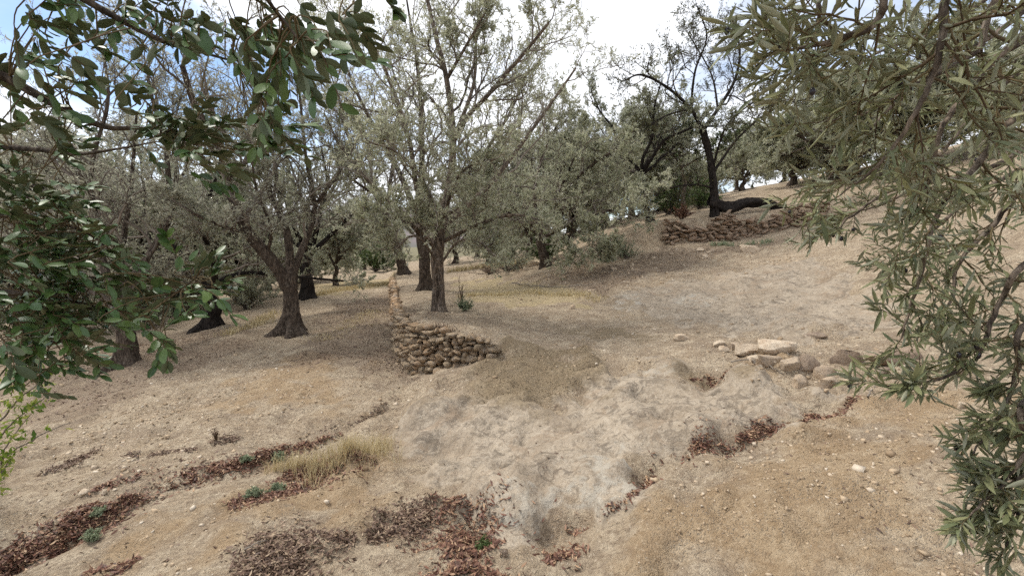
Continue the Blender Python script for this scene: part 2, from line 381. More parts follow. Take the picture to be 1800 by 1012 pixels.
MOSS = [region(q) for q in ([(800, 700), (840, 730), (900, 738), (960, 730), (1040, 690), (1060, 655), (1010, 622), (930, 614), (870, 640)], [(1000, 585), (1060, 580), (1120, 592), (1050, 600)], [(1200, 655), (1240, 648), (1285, 660), (1240, 675)])]
ORANGE = [region(q) for q in ([(385, 705), (440, 660), (540, 622), (610, 640), (570, 680), (640, 715), (560, 705), (470, 708)], [(1280, 660), (1330, 640), (1400, 660), (1330, 680)], [(610, 800), (520, 790), (640, 760), (700, 770)], [(1440, 720), (1700, 690), (1700, 760), (1500, 780)], [(1060, 1011), (1200, 860), (1450, 760), (1700, 740), (1780, 1011)], [(250, 1011), (290, 900), (450, 850), (690, 800), (720, 860), (640, 930), (420, 930)])]
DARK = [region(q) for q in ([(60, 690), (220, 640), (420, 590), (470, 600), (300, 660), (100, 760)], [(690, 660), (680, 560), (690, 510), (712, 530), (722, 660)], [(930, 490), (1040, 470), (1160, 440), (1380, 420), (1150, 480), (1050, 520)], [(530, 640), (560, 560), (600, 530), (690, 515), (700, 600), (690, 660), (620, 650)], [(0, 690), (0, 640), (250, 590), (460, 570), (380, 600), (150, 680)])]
STRAW = [region(q) for q in ([(540, 500), (690, 478), (690, 500), (560, 530)], [(800, 490), (1000, 500), (1040, 540), (830, 530)])]
HOLLOW = region([(1205, 660), (1240, 650), (1280, 662), (1240, 676)])
def rockmask(x, y):
    return np.clip(mask(ROCK, x, y, 0.16), 0, 1)
GULLY = [region(q) for q in ([(1100, 880), (1150, 822), (1290, 775), (1420, 735), (1520, 690)], [(700, 690), (690, 760), (720, 850), (775, 875), (830, 935), (880, 965), (950, 955), (1060, 905)], [(0, 990), (130, 925), (240, 862), (420, 815), (600, 764), (690, 700)], [(1230, 690), (1250, 664), (1350, 650), (1480, 655), (1600, 645)])]
def line_dist(p, x, y):
    best = np.full(x.shape, 1e9)
    for a, c in zip(p[:-1], p[1:]):
        d = c - a; t = np.clip(((x - a[0]) * d[0] + (y - a[1]) * d[1]) / max(d @ d, 1e-9), 0, 1); best = np.minimum(best, np.hypot(x - a[0] - t * d[0], y - a[1] - t * d[1]))
    return best
_pb = region([(845, 830), (860, 795), (900, 782), (912, 800), (880, 825)])
def height(x, y):
    x = np.asarray(x, float); y = np.asarray(y, float)
    z = height0(x, y); m = rockmask(x, y)
    lum = 0.02 * fbm(x * 1.7 + 5, y * 1.7, oct=3, seed=31)
    terr = fbm(x * 1.3, y * 1.3, oct=3, seed=41) * 2.4
    terr = (np.floor(terr) + smooth(0.82, 1.0, terr - np.floor(terr))) * 0.028
    wx = x + 0.10 * noise3(x * 2, y * 2, seed=61); wy = y + 0.10 * noise3(x * 2, y * 2, seed=62)
    gd = np.minimum.reduce([line_dist(q, wx, wy) for q in GULLY])
    z = z - 0.055 * np.exp(-(gd / 0.11)**2) - 0.03 * np.exp(-(gd / 0.35)**2) + 0.13 * mask(ROCK[:1], x, y, 1.3) + 0.06 * mask(MOSS[:1], x, y, 0.9)
    near = smooth(13, 7, np.hypot(x, y)); rg = np.abs(fbm(x * 3.3, y * 3.3, oct=4, seed=71)); z = z - 0.035 * smooth(0.16, 0.0, rg) * near * smooth(-.2, .5, fbm(x * .6, y * .6, oct=2, seed=73)) + 0.010 * fbm(x * 6, y * 6, oct=3, seed=75) * near
    z = z + m * (0.035 + lum + terr) - 0.018 * mask([_pb], x, y, 0.05) - 0.09 * mask([HOLLOW], x, y, 0.3)
    return z

# ------------------------------------------------------------------ ground sheet
def growing(a, step, ratio, end):
    r = [a]
    while abs(r[-1]) < end: r.append(r[-1] + step); step *= ratio
    return r
gx = np.array(sorted([-v for v in growing(4.4, .042, 1.07, 2500)[1:]] + list(np.arange(-4.4, 4.4, .04)) + growing(4.4, .042, 1.07, 2500)))
gy = np.array(sorted([-v + 3.0 for v in growing(1.5, .03, 1.14, 300)[1:]] + list(np.arange(1.5, 6.8, .034)) + growing(6.8, .036, 1.027, 2800)))
X, Y = np.meshgrid(gx, gy); x, y = X.ravel(), Y.ravel()
z = height(x, y)
W_, H_ = len(gx), len(gy)
i = (np.arange(H_ - 1)[:, None] * W_ + np.arange(W_ - 1)[None, :]).ravel()
F = np.stack([i, i + 1, i + W_ + 1, i + W_], 1)
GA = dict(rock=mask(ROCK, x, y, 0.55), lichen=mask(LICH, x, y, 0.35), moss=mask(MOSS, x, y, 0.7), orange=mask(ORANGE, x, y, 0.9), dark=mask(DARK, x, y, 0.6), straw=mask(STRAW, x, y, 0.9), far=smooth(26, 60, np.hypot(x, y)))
b = NB('ground_soil'); P = b.pos()
nA = b.noise(0.9, 5, 0.6, P); nB = b.noise(4.5, 6, 0.62, P); nC = b.noise(28, 5, 0.65, P); nD = b.noise(110, 3, 0.6, P)
def edge(a, amt=0.55):
    return b.rng(b.math('ADD', b.attr(a), b.math('MULTIPLY', b.math('SUBTRACT', nB, 0.5), amt * 2.0)), 0.32, 0.68)
soil = b.mix(b.rng(nA, 0.35, 0.65), (0.41, 0.32, 0.22), (0.325, 0.248, 0.17))
soil = b.mix(b.rng(nB, 0.38, 0.66), soil, (0.50, 0.41, 0.295))
soil = b.mix(b.rng(nC, 0.42, 0.68, 0.0, 0.7), soil, (0.20, 0.145, 0.10))
soil = b.mix(b.rng(b.noise(14, 6, 0.7, P, 0.5), 0.5, 0.7, 0.0, 0.55), soil, (0.23, 0.17, 0.125))
soil = b.mix(b.rng(b.noise(2.3, 9, 0.72, P, 0.7), 0.50, 0.60, 0.0, 0.55), soil, (0.24, 0.18, 0.128))
soil = b.mix(b.rng(b.noise(45, 4, 0.7, P, 0.3), 0.55, 0.68, 0.0, 0.7), soil, (0.60, 0.51, 0.39))
c = b.mix(b.math('MULTIPLY', b.rng(b.math('ADD', b.attr('orange'), b.math('MULTIPLY', b.math('SUBTRACT', b.noise(3, 7, 0.7, P, 0.6), 0.5), 1.8)), 0.2, 1.0), 0.42), soil, b.mix(nC, (0.30, 0.185, 0.085), (0.42, 0.28, 0.14)))
c = b.mix(b.math('MULTIPLY', edge('straw'), 0.7), c, b.mix(nC, (0.34, 0.26, 0.14), (0.50, 0.41, 0.24)))
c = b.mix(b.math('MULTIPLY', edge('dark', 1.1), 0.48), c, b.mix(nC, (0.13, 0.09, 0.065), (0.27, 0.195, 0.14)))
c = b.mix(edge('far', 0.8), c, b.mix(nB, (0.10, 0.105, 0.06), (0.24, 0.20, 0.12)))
rk = b.mix(b.rng(nB, 0.35, 0.65), (0.37, 0.305, 0.23), (0.265, 0.215, 0.16))
rk = b.mix(b.rng(nC, 0.40, 0.62, 0.0, 0.5), rk, (0.47, 0.405, 0.32))
rk = b.mix(b.rng(nD, 0.57, 0.72, 0.0, 0.4), rk, (0.20, 0.165, 0.135))
rk = b.mix(b.rng(b.noise(5, 8, 0.75, P, 1.5), 0.51, 0.58, 0.0, 0.75), rk, (0.145, 0.118, 0.09))
rk = b.mix(b.rng(b.noise(16, 7, 0.75, P, 0.8), 0.52, 0.62, 0.0, 0.6), rk, (0.16, 0.13, 0.10))
rk = b.mix(b.rng(b.noise(1.4, 6, 0.7, P, 1.0), 0.50, 0.62, 0.0, 0.55), rk, (0.25, 0.195, 0.14))
vc = b.n('ShaderNodeTexVoronoi', feature='DISTANCE_TO_EDGE'); vc.inputs['Scale'].default_value = 1.3
wv = b.n('ShaderNodeVectorMath', operation='ADD'); b.l(P, wv.inputs[0]); nz = b.n('ShaderNodeTexNoise'); b.l(P, nz.inputs['Vector']); nz.inputs['Scale'].default_value = 2.5; nz.inputs['Detail'].default_value = 5
sv = b.n('ShaderNodeVectorMath', operation='SCALE'); b.l(nz.outputs['Color'], sv.inputs[0]); sv.inputs['Scale'].default_value = 0.9; b.l(sv.outputs[0], wv.inputs[1]); b.l(wv.outputs[0], vc.inputs['Vector'])
rk = b.mix(b.math('MULTIPLY', b.rng(vc.outputs[0], 0.0, 0.022, 0.75, 0.0), b.rng(nA, 0.45, 0.6)), rk, (0.12, 0.095, 0.075))
rk = b.mix(b.rng(b.noise(2.2, 6, 0.7, P, 1.2), 0.52, 0.66, 0.0, 0.6), rk, (0.28, 0.205, 0.14))
rk = b.mix(b.math('MULTIPLY', edge('lichen'), b.rng(b.noise(9, 5, 0.7, P), 0.45, 0.6, 0.0, 0.6)), rk, (0.42, 0.39, 0.33))
dust = b.rng(b.noise(1.6, 7, 0.68, P, 0.8), 0.42, 0.66, 1.0, 0.8)
c = b.mix(b.math('MULTIPLY', edge('rock', 0.8), dust), c, rk)
c = b.mix(b.math('MULTIPLY', b.rng(b.math('ADD', b.attr('moss'), b.math('MULTIPLY', b.math('SUBTRACT', b.noise(7, 7, 0.75, P, 0.6), 0.5), 1.5)), 0.1, 0.95), 0.72), c, b.mix(b.rng(nC, 0.3, 0.7), (0.15, 0.11, 0.065), (0.27, 0.205, 0.125)))
vor = b.n('ShaderNodeTexVoronoi'); b.l(P, vor.inputs['Vector']); vor.inputs['Scale'].default_value = 70
spk = b.math('MULTIPLY', b.rng(vor.outputs['Distance'], 0.15, 0.32, 1.0, 0.0), b.rng(b.noise(3, 3, 0.5, P), 0.4, 0.7))
c = b.mix(b.math('MULTIPLY', spk, 0.75), c, b.mix(vor.outputs['Color'], (0.56, 0.50, 0.42), (0.26, 0.20, 0.15)))
h = b.math('ADD', b.math('MULTIPLY', nC, 1.0), b.math('MULTIPLY', nD, 0.55)); h = b.math('ADD', h, b.math('MULTIPLY', spk, 0.4))
h = b.math('MULTIPLY', h, b.math('SUBTRACT', 1.0, b.math('MULTIPLY', edge('rock', 0.8), 0.68)))
h = b.math('ADD', h, b.math('MULTIPLY', nB, 1.6))
M['ground'] = b.finish(c, 0.95, b.bump(h, 0.035, 1.0), 0.15)
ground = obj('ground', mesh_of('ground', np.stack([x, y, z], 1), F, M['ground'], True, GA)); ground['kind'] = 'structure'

# far mountain ridge beyond the trees
xs = np.linspace(-1800, 1800, 220); ys = np.linspace(0, 700, 40)
XX, YY = np.meshgrid(xs, ys); prof = np.sin(np.clip(YY / 700, 0, 1) * np.pi / 2 * 1.0)
ridge = 60 + 55 * fbm(XX / 420 + 3, YY * 0 + 1, oct=4, seed=5) + 25 * np.clip(-XX / 900, -0.5, 1)
ZZ = -14 + prof * ridge + 10 * prof * fbm(XX / 70, YY / 70, oct=4, seed=15)
i = (np.arange(39)[:, None] * 220 + np.arange(219)[None, :]).ravel()
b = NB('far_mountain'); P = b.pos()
M['hill'] = b.finish(b.mix(b.rng(b.noise(0.03, 6, 0.65, P), 0.35, 0.65), (0.20, 0.17, 0.17), (0.13, 0.135, 0.12)), 1.0, None, 0.0)  # grey scrub and rock, with the violet of distance haze painted into the colour
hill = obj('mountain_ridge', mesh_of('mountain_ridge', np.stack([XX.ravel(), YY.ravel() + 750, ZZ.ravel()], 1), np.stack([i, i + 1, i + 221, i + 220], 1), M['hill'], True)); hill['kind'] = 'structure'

# ------------------------------------------------------------------ stones
def stone_template(seed, n=2, sharp=0.5, size=(1, 1, 1), flat=False):
    """cube subdivided n times, pulled towards an ellipsoid, cut by random planes"""
    r = np.random.default_rng(seed); m = n + 1; vid = {}; V = []; Fq = []
    def vtx(p):
        k = tuple(np.round(p, 5))
        if k not in vid: vid[k] = len(V); V.append(p)
        return vid[k]
    for ax in range(3):
        for sg in (-1, 1):
            for i in range(n):
                for j in range(n):
                    q = []
                    for a, c in ((i, j), (i + 1, j), (i + 1, j + 1), (i, j + 1)):
                        p = np.zeros(3); p[ax] = sg; p[(ax + 1) % 3] = -1 + 2 * a / n; p[(ax + 2) % 3] = -1 + 2 * c / n
                        q.append(vtx(p))
                    Fq.append(q if sg > 0 else q[::-1])
    V = np.array(V); D = unit(V); V = D * (1 - sharp) + V * sharp * 0.8
    for _ in range(12):
        nn = unit(r.normal(size=3)); d = r.uniform(0.45, 0.8); s = V @ nn - d
        V = V - np.where(s > 0, s, 0)[:, None] * nn[None] * 0.9
    nz = fbm(V[:, 0] * 1.4 + seed, V[:, 1] * 1.4, V[:, 2] * 1.4, oct=3, seed=seed)
    V = V * (1 + 0.16 * nz)[:, None] * np.array(size)
    return V, np.array(Fq)
def stone_mesh(seed, mat, n=2, sharp=0.5, sm=False, size=(1, 1, 1)):
    V, Fq = stone_template(seed, n, sharp, size); return mesh_of('stone', V, Fq, mat, sm)
def arc(poly, n=400):
    p = resample(poly, n); s = np.concatenate([[0], np.cumsum(np.linalg.norm(np.diff(p, axis=0), axis=1))]); return p, s
def rotz_to(d):                     # local x along the wall, local y outwards
    return math.atan2(d[1], d[0])
def stone_wall(name, label, poly, mat, wr, hr, zlo, zhi, seed, far_y, jitter=1.0, n_parts=300, fade=None):
    r = np.random.default_rng(seed); p, s = arc(poly); base = np.array([*p[len(p) // 2], 0.0]); base[2] = float(height(*[np.array([v]) for v in base[:2]])[0])
    t = thing(name, label, 'stone wall', base)
    T = [stone_mesh(seed * 50 + k, mat, 2, 0.85) for k in range(14)]; TV = [stone_template(seed * 50 + k, 2, 0.85) for k in range(14)]
    st = []
    q = 0.0; hmax = 0
    lo = zlo(p[:, 0], p[:, 1]); hi = zhi(p[:, 0], p[:, 1])
    d = unit(np.gradient(p, axis=0)); nrm = np.stack([d[:, 1], -d[:, 0]], 1)      # outward: right of travel
    zc = 0.0; zz = np.full(len(p), 0.0)
    course = 0
    while course < 18:
        ch = r.uniform(*hr) * r.choice([.75, 1.0, 1.25]); s0 = r.uniform(-0.1, 0.05)
        while s0 < s[-1]:
            wd = r.uniform(*wr); k = min(np.searchsorted(s, max(s0 + wd / 2, 0)), len(p) - 1)
            bot = lo[k] - 0.03 + zc + r.normal() * 0.008
            if bot < hi[k] - 0.6 * ch and p[k][1] < far_y:
                hh = ch * r.uniform(0.8, 1.35)
                lean = 0.10 * (bot - lo[k])
                c = np.array([*(p[k] + nrm[k] * (0.06 - lean + r.normal() * 0.018 * jitter)), bot + hh / 2])
                st.append((c, rotz_to(d[k]) + r.normal() * 0.12 * jitter, (wd * 0.70, r.uniform(0.09, 0.14), hh * 0.70), r.integers(14), r.normal() * 0.20 * jitter, r.normal() * 0.16))
            s0 += wd * r.uniform(0.86, 1.02)
        zc += ch * 0.93; course += 1
    st.sort(key=lambda q: q[0][1])
    acc = Acc()
    for k, (c, rz, scl, ti, ry, rx) in enumerate(st):
        mtx = Matrix.Translation(Vector(c - base)) @ Matrix.Rotation(rz, 4, 'Z') @ Matrix.Rotation(ry, 4, 'Y') @ Matrix.Rotation(rx, 4, 'X') @ Matrix.Diagonal((*scl, 1))
        if k < n_parts:
            o = obj('stone', T[ti], t); o.matrix_basis = mtx
        else:
            V, Fq = TV[ti]; A = np.array(mtx); acc.add(V @ A[:3, :3].T + A[:3, 3], Fq)
    if acc.n: tag(obj('rubble', acc.mesh('rubble', mat), t), None, None, kind='stuff')
    return t
def low_side(x, y): return np.minimum(height(x - 0.0, y), np.minimum(np.minimum(height(x - 0.22, y - 0.12), height(x, y - 0.24)), height(x - .12, y - .2)))
def high_side(x, y): return np.maximum(height(x + 0.25, y + 0.1), height(x + 0.1, y + 0.25)) + 0.01
w1 = WALL1[2:9]
stone_wall('dry_stone_wall', 'curved dry stone wall of ochre rubble holding up the middle terrace', w1[::1], M['stone'], (0.06, 0.17), (0.04, 0.078), low_side, high_side, 3, 18.5)
stone_wall('dry_stone_wall', 'reddish dry stone wall of thin flat slabs under the almond tree', np.array([(4.15, 13.30), (4.6, 13.14), (5.6, 13.06), (6.6, 13.12), (7.5, 13.02), (8.2, 12.8)]), M['stone2'], (0.14, 0.34), (0.05, 0.085),
           lambda x, y: height(x, y - 0.35), lambda x, y: height(x, y + 0.4) - 0.03 + 0.16 * fbm(x * 1.6, y * 0 + 3.0, oct=2, seed=19), 5, 30, 2.2)

def loose_rock(px, py, wpx, hpx, mat, label, seed, rz=0.0, sharp=0.45, sink=0.25, group=None, cat='rock', n=5):
    g = at_ground(px, py + hpx * 0.4); k = g[1] / FPX; wdt, hgt = wpx * k, hpx * k
    V, Fq = stone_template(seed, n, sharp); V = V * (1 + .05 * fbm(V[:, 0] * 4, V[:, 1] * 4, V[:, 2] * 4, oct=3, seed=seed + 1))[:, None]; V = V / (V.max(0) - V.min(0))
    dp = (wdt * 0.6 + hgt * 0.4) * 0.8
    V = V * np.array([wdt, dp, hgt * 1.2])
    a = rz; R = np.array([[math.cos(a), -math.sin(a), 0], [math.sin(a), math.cos(a), 0], [0, 0, 1]]); V = V @ R.T
    V[:, 2] += -V[:, 2].min() - hgt * sink
    me = mesh_of('rock', V, Fq, mat, False)
    try: me.set_sharp_from_angle(angle=math.radians(28)); me.polygons.foreach_set('use_smooth', np.ones(len(Fq), bool))
    except Exception: pass
    return tag(obj('rock', me, None, (g[0], g[1] + dp * 0.3, g[2])), label, cat, group or 'loose rocks lying on the slope')
pa, br, og = M['rock_pale'], M['rock_brown'], M['rock_orange']
ROCKS = [
    (1320, 614, 46, 22, pa, 'pale flat-topped rock at the left of the rock row, dark underneath'),
    (1365, 611, 64, 26, pa, 'largest pale blocky rock at the back of the rock row'),
    (1328, 629, 28, 12, pa, 'small pale slab just in front of the pale flat-topped rock'),
    (1357, 633, 46, 22, og, 'orange-tan sloping rock in the middle of the rock row'),
    (1394, 641, 44, 30, og, 'upright tan wedge rock left of the grey-sided block'),
    (1423, 636, 46, 30, br, 'grey-sided angular block in the middle of the rock row'),
    (1453, 653, 42, 24, og, 'squat rock with a rough grey front, in front of the dark boulder'),
    (1503, 630, 60, 36, br, 'dark brown rounded boulder in the rock row'),
    (1580, 627, 96, 30, br, 'wide half-buried brown boulder at the right end of the rock row'),
    (1410, 669, 36, 22, og, 'small tan rock at the front left of the rock row'),
    (1461, 673, 44, 20, og, 'low orange-tan rock nearest the camera in the rock row'),
    (1264, 604, 24, 13, pa, 'small pale rock just left of the rock row'),
    (1275, 613, 18, 12, pa, 'lump of pale stone below the small pale rock left of the row'),
    (1296, 608, 22, 14, og, 'little reddish rock touching the pale flat-topped rock'),
    (1200, 592, 30, 11, pa, 'lone flat pale stone on the bare terrace left of the rock row'),
    (1006, 539, 11, 10, pa, 'lone round pale stone on the terrace right of the hollow trunk'),
    (1322, 437, 36, 16, pa, 'pale flat rock lying below the reddish upper wall'),
    (1232, 438, 16, 7, pa, 'pale flat stone below the left end of the upper wall'),
    (1252, 440, 12, 7, pa, 'small pale stone right of the flat one below the upper wall'),
    (1241, 449, 11, 7, pa, 'lowest of the three pale stones below the upper wall'),
    (1155, 439, 10, 6, pa, 'pale pebble-like stone on the dark bank left of the upper wall'),
    (1182, 446, 9, 5, pa, 'white sliver of stone on the dark bank below the upper wall'),
    (1150, 453, 10, 5, pa, 'white stone halfway down the dark bank'),
    (1112, 465, 9, 8, pa, 'upright pale stone low on the dark bank'),
    (1080, 472, 12, 5, pa, 'flat pale stone low on the dark bank, leftmost there'),
    (940, 463, 22, 9, pa, 'pale stone at the left of the row below the silvery bush'),
    (966, 458, 20, 11, pa, 'middle pale stone of the row below the silvery bush'),
    (986, 452, 22, 11, og, 'tan stone at the right of the row below the silvery bush'),
    (925, 473, 10, 8, pa, 'small upright pale stone before the row below the silvery bush'),
    (145, 866, 24, 12, pa, 'pale rock at the end of the red leaf drift on the left'),
    (182, 864, 12, 9, pa, 'small pale rock half in the red leaf drift on the left'),
    (888, 972, 13, 18, br, 'small grey upright stone in the foreground leaf drift'),
    (688, 568, 10, 7, pa, 'white stone on the lower terrace beside the wall'),
    (1695, 712, 14, 14, pa, 'pale lump of stone under the olive spray on the right'),
    (1560, 652, 30, 12, br, 'brown stone fragment under the wide half-buried boulder'),
    (1690, 650, 44, 18, br, 'brown stone half hidden by olive leaves at the right'),
    (1120, 845, 12, 6, br, 'small brown chip on the right edge of the grey rock'),
    (1440, 590, 40, 12, br, 'flat weathered slab set into the slope above the dark boulder'),
]
for k, (px, py, a, c_, m_, lb) in enumerate(ROCKS):
    loose_rock(px, py, a, c_, m_, lb, 900 + k * 7, RNG.uniform(-0.3, 0.3), RNG.uniform(0.45, 0.85), 0.36)

# ------------------------------------------------------------------ trees
def spawn(P, R, L, n, tmin, ratio, ang, up, rr, segs, gnarl, r, tip=True, rmin=0.002, flat=0.0):
    """children of every branch at once -> points (M,segs+1,3), radii, lengths, parent t"""
    N, K, _ = P.shape
    t = tmin + (1 - tmin) * (np.arange(n)[None, :] + r.uniform(0, 1, (N, n))) / n
    if tip: t[:, -1] = 1.0
    f = np.clip(t * (K - 1), 0, K - 1 - 1e-6); i = f.astype(int); f = (f - i)[..., None]
    rows = np.arange(N)[:, None]
    pos = P[rows, i] * (1 - f) + P[rows, i + 1] * f
    tan = unit(P[rows, i + 1] - P[rows, i]); rad = R[rows, i] * (1 - f[..., 0]) + R[rows, i + 1] * f[..., 0]
    rnd = r.normal(size=pos.shape); perp = unit(rnd - (rnd * tan).sum(-1, keepdims=True) * tan)
    a = np.radians(r.uniform(ang[0], ang[1], t.shape))[..., None]
    if tip: a[:, -1] *= 0.35
    d = np.cos(a) * tan + np.sin(a) * perp; d[..., 2] += up * 0.6; d = unit(d)
    ln = L[:, None] * ratio * (1.2 - 0.65 * t) * r.uniform(0.65, 1.35, t.shape)
    M_ = N * n; pos = pos.reshape(M_, 3); d = d.reshape(M_, 3); ln = ln.ravel(); rad = np.maximum(rad.ravel() * rr, rmin)
    out = np.zeros((M_, segs + 1, 3)); out[:, 0] = pos
    for k in range(segs):
        d = unit(d + gnarl * r.normal(size=d.shape) + np.array([0, 0, up * 0.25]))
        out[:, k + 1] = out[:, k] + d * (ln / segs)[:, None]
    rr_ = rad[:, None] * np.linspace(1, 0.45, segs + 1)[None, :]
    return out, np.maximum(rr_, rmin * 0.7), ln
def trunk_tube(pts, rad, sides, rings, seed, flare=0.0, ridge=0.10, slit=None):
    """gnarled tube along a polyline; pts (m,3), rad (m,)"""
    q = resample(np.column_stack([pts, rad]), rings); P, R = q[:, :3], q[:, 3]
    s = np.concatenate([[0], np.cumsum(np.linalg.norm(np.diff(P, axis=0), axis=1))])
    V, Fq = tubes(P[None], np.ones((1, rings)), sides); V = V.reshape(rings, sides, 3)
    D = V - P[:, None]; th = np.linspace(0, 2 * np.pi, sides, endpoint=False)[None]
    rng_ = np.random.default_rng(seed); ph = rng_.uniform(0, 6.28, 3)
    sx = s[:, None]
    m = 1 + ridge * 1.4 * noise3(np.cos(th) * 1.6 + seed, np.sin(th) * 1.6 + 0 * sx, sx * 3.0 + 0 * th, seed) \
        + ridge * np.sin(3 * th + ph[0] + sx * 2.5) * 0.7 + ridge * 0.8 * noise3(np.cos(th) * 5 + 0 * sx, np.sin(th) * 5 + 0 * sx, sx * 7 + 0 * th, seed + 4)
    if flare:
        lob = 0.55 + 0.45 * np.cos(5 * th + ph[1]) + 0.25 * np.cos(3 * th + ph[2])
        m = m + flare * np.exp(-np.maximum(sx - 0.1, 0) / 0.16) * lob
    if slit:                                   # a cleft: direction, from, to, half-width (rad)
        dv_, s0, s1, hw = slit; off = np.arccos(np.clip(D @ unit(np.asarray(dv_, float)), -1, 1))
        m = m * (1 - 0.72 * np.exp(-(off / hw)**2) * smooth(s0, s0 + .15, sx) * smooth(s1, s1 - .25, sx))
    return (P[:, None] + D * (R[:, None] * m)[..., None]).reshape(-1, 3), Fq
def build_tree(name, label, cat, base, trunk, limbs, r, bark, twig, leafm, leaf=(0.062, 0.017), n1=9, n2=6, n3=5, nl=10, group=None,
               ratio=(0.45, 0.5, 0.5), up=0.35, gnarl=0.28, extra=None, droop=0.0, sides=20, twr=0.0028, leafvar=0.4, flare=0.9, tmin=0.22, slit=None, thick=0.75):
    base = np.asarray(base, float)
    t = thing(name, label, cat, base, group)
    if trunk is not None:
        V, Fq = trunk_tube(trunk[0], trunk[1] * thick, sides, 60, int(r.integers(1000)), flare, slit=slit)
        obj('trunk', mesh_of('trunk', V - base, Fq, bark, True), t)
    Ps, Rs = [], []
    for pts, ra, rb in limbs:
        ra *= thick; rad = np.linspace(ra, rb, len(pts)) * np.concatenate([[1.1], np.ones(len(pts) - 1)])
        V, Fq = trunk_tube(np.asarray(pts), rad, max(9, sides // 2), 34, int(r.integers(1000)), 0, 0.07)
        obj('limb', mesh_of('limb', V - base, Fq, bark, True), t)
        q = resample(np.column_stack([pts, rad]), 14); Ps.append(q[:, :3]); Rs.append(q[:, 3])
    P0, R0 = np.array(Ps), np.array(Rs); L0 = np.linalg.norm(np.diff(P0, axis=1), axis=2).sum(1)
    L0 = np.clip(L0, 0.6 * L0.mean(), 1.5 * L0.mean())
    acc = Acc()
    P1, R1, L1 = spawn(P0, R0, L0, n1, tmin, ratio[0], (35, 70), up, 0.5, 7, gnarl, r, rmin=0.008)
    P2, R2, L2 = spawn(P1, R1, L1, n2, 0.15, ratio[1], (30, 65), up, 0.5, 5, gnarl, r, rmin=0.005)
    P3, R3, L3 = spawn(P2, R2, L2, n3, 0.15, ratio[2], (25, 60), up * 0.8 - droop, 0.6, 3, gnarl * 1.1, r, rmin=twr)
    ks = [0, 1, 3] if base[1] < 10 else [0, 3]
    for P_, R_, sd in ((P1, R1, 5), (P2, R2, 4), (P3[:, ks], R3[:, ks], 3)):
        V, Fq = tubes(P_, R_, sd); tt = np.repeat(r.uniform(0, 1, len(P_)), P_.shape[1] * sd); acc.add(V, Fq, tt)
    obj('twigs', acc.mesh('twigs', twig, True, base), t)['kind'] = 'stuff'
    if nl:
        PP = np.concatenate([P3] + ([P2[:, :5]] if False else [])); N, K, _ = PP.shape
        n = nl; tt = r.uniform(0.05, 1, (N, n)); f = np.clip(tt * (K - 1), 0, K - 1 - 1e-6); i = f.astype(int); f = (f - i)[..., None]; rows = np.arange(N)[:, None]
        pos = PP[rows, i] * (1 - f) + PP[rows, i + 1] * f; tan = unit(PP[rows, i + 1] - PP[rows, i])
        rnd = unit(r.normal(size=pos.shape)); d = unit(tan * 0.75 + rnd * 0.75)
        nn = unit(r.normal(size=pos.shape) + np.array([0, 0, 0.7]))
        keep = (r.uniform(0, 1, (N, 1)) > 0.12) & (r.uniform(0, 1, (N, n)) > 0.1)
        pos, d, nn = pos[keep], d[keep], nn[keep]
        m = len(pos); sc_ = r.uniform(0.65, 1.25, m)
        V, Fq = diamonds(pos, d, nn, leaf[0] * sc_, leaf[1] * sc_)
        tw = np.broadcast_to(r.uniform(-leafvar, leafvar, (N, 1)), (N, n))[keep]
        tint = np.clip(0.5 + tw * 0.6 + r.normal(size=m) * 0.22, 0, 1)
        a = Acc(); a.add(V, Fq, np.repeat(tint, 4)); obj('foliage', a.mesh('foliage', leafm, False, base), t)['kind'] = 'stuff'
    return t
def copy_tree(src, loc, rz, s, label, group=None):
    c = src.copy(); COL.objects.link(c); c.location = loc; c.rotation_euler = (0, 0, rz); c.scale = (s, s, s); c['label'] = label
    if group: c['group'] = group
    for ch in src.children:
        k = ch.copy(); COL.objects.link(k); k.parent = c
    return c
def pl(Y, *pts):
    """limb through picture points at its own depth: (px, py[, metres nearer/further])"""
    return np.array([at(p[0], p[1], Y + (p[2] if len(p) > 2 else 0)) for p in pts])
def trunk_at(Y, rad, *pts):
    p = pl(Y, *pts); g = p[0].copy(); g[2] = float(height(g[:1], g[1:2])[0]); p[0] = g - np.array([0, 0, 0.12])
    return g, (p, np.array(rad))
OG = 'olive trees of the grove'
r = np.random.default_rng(101)
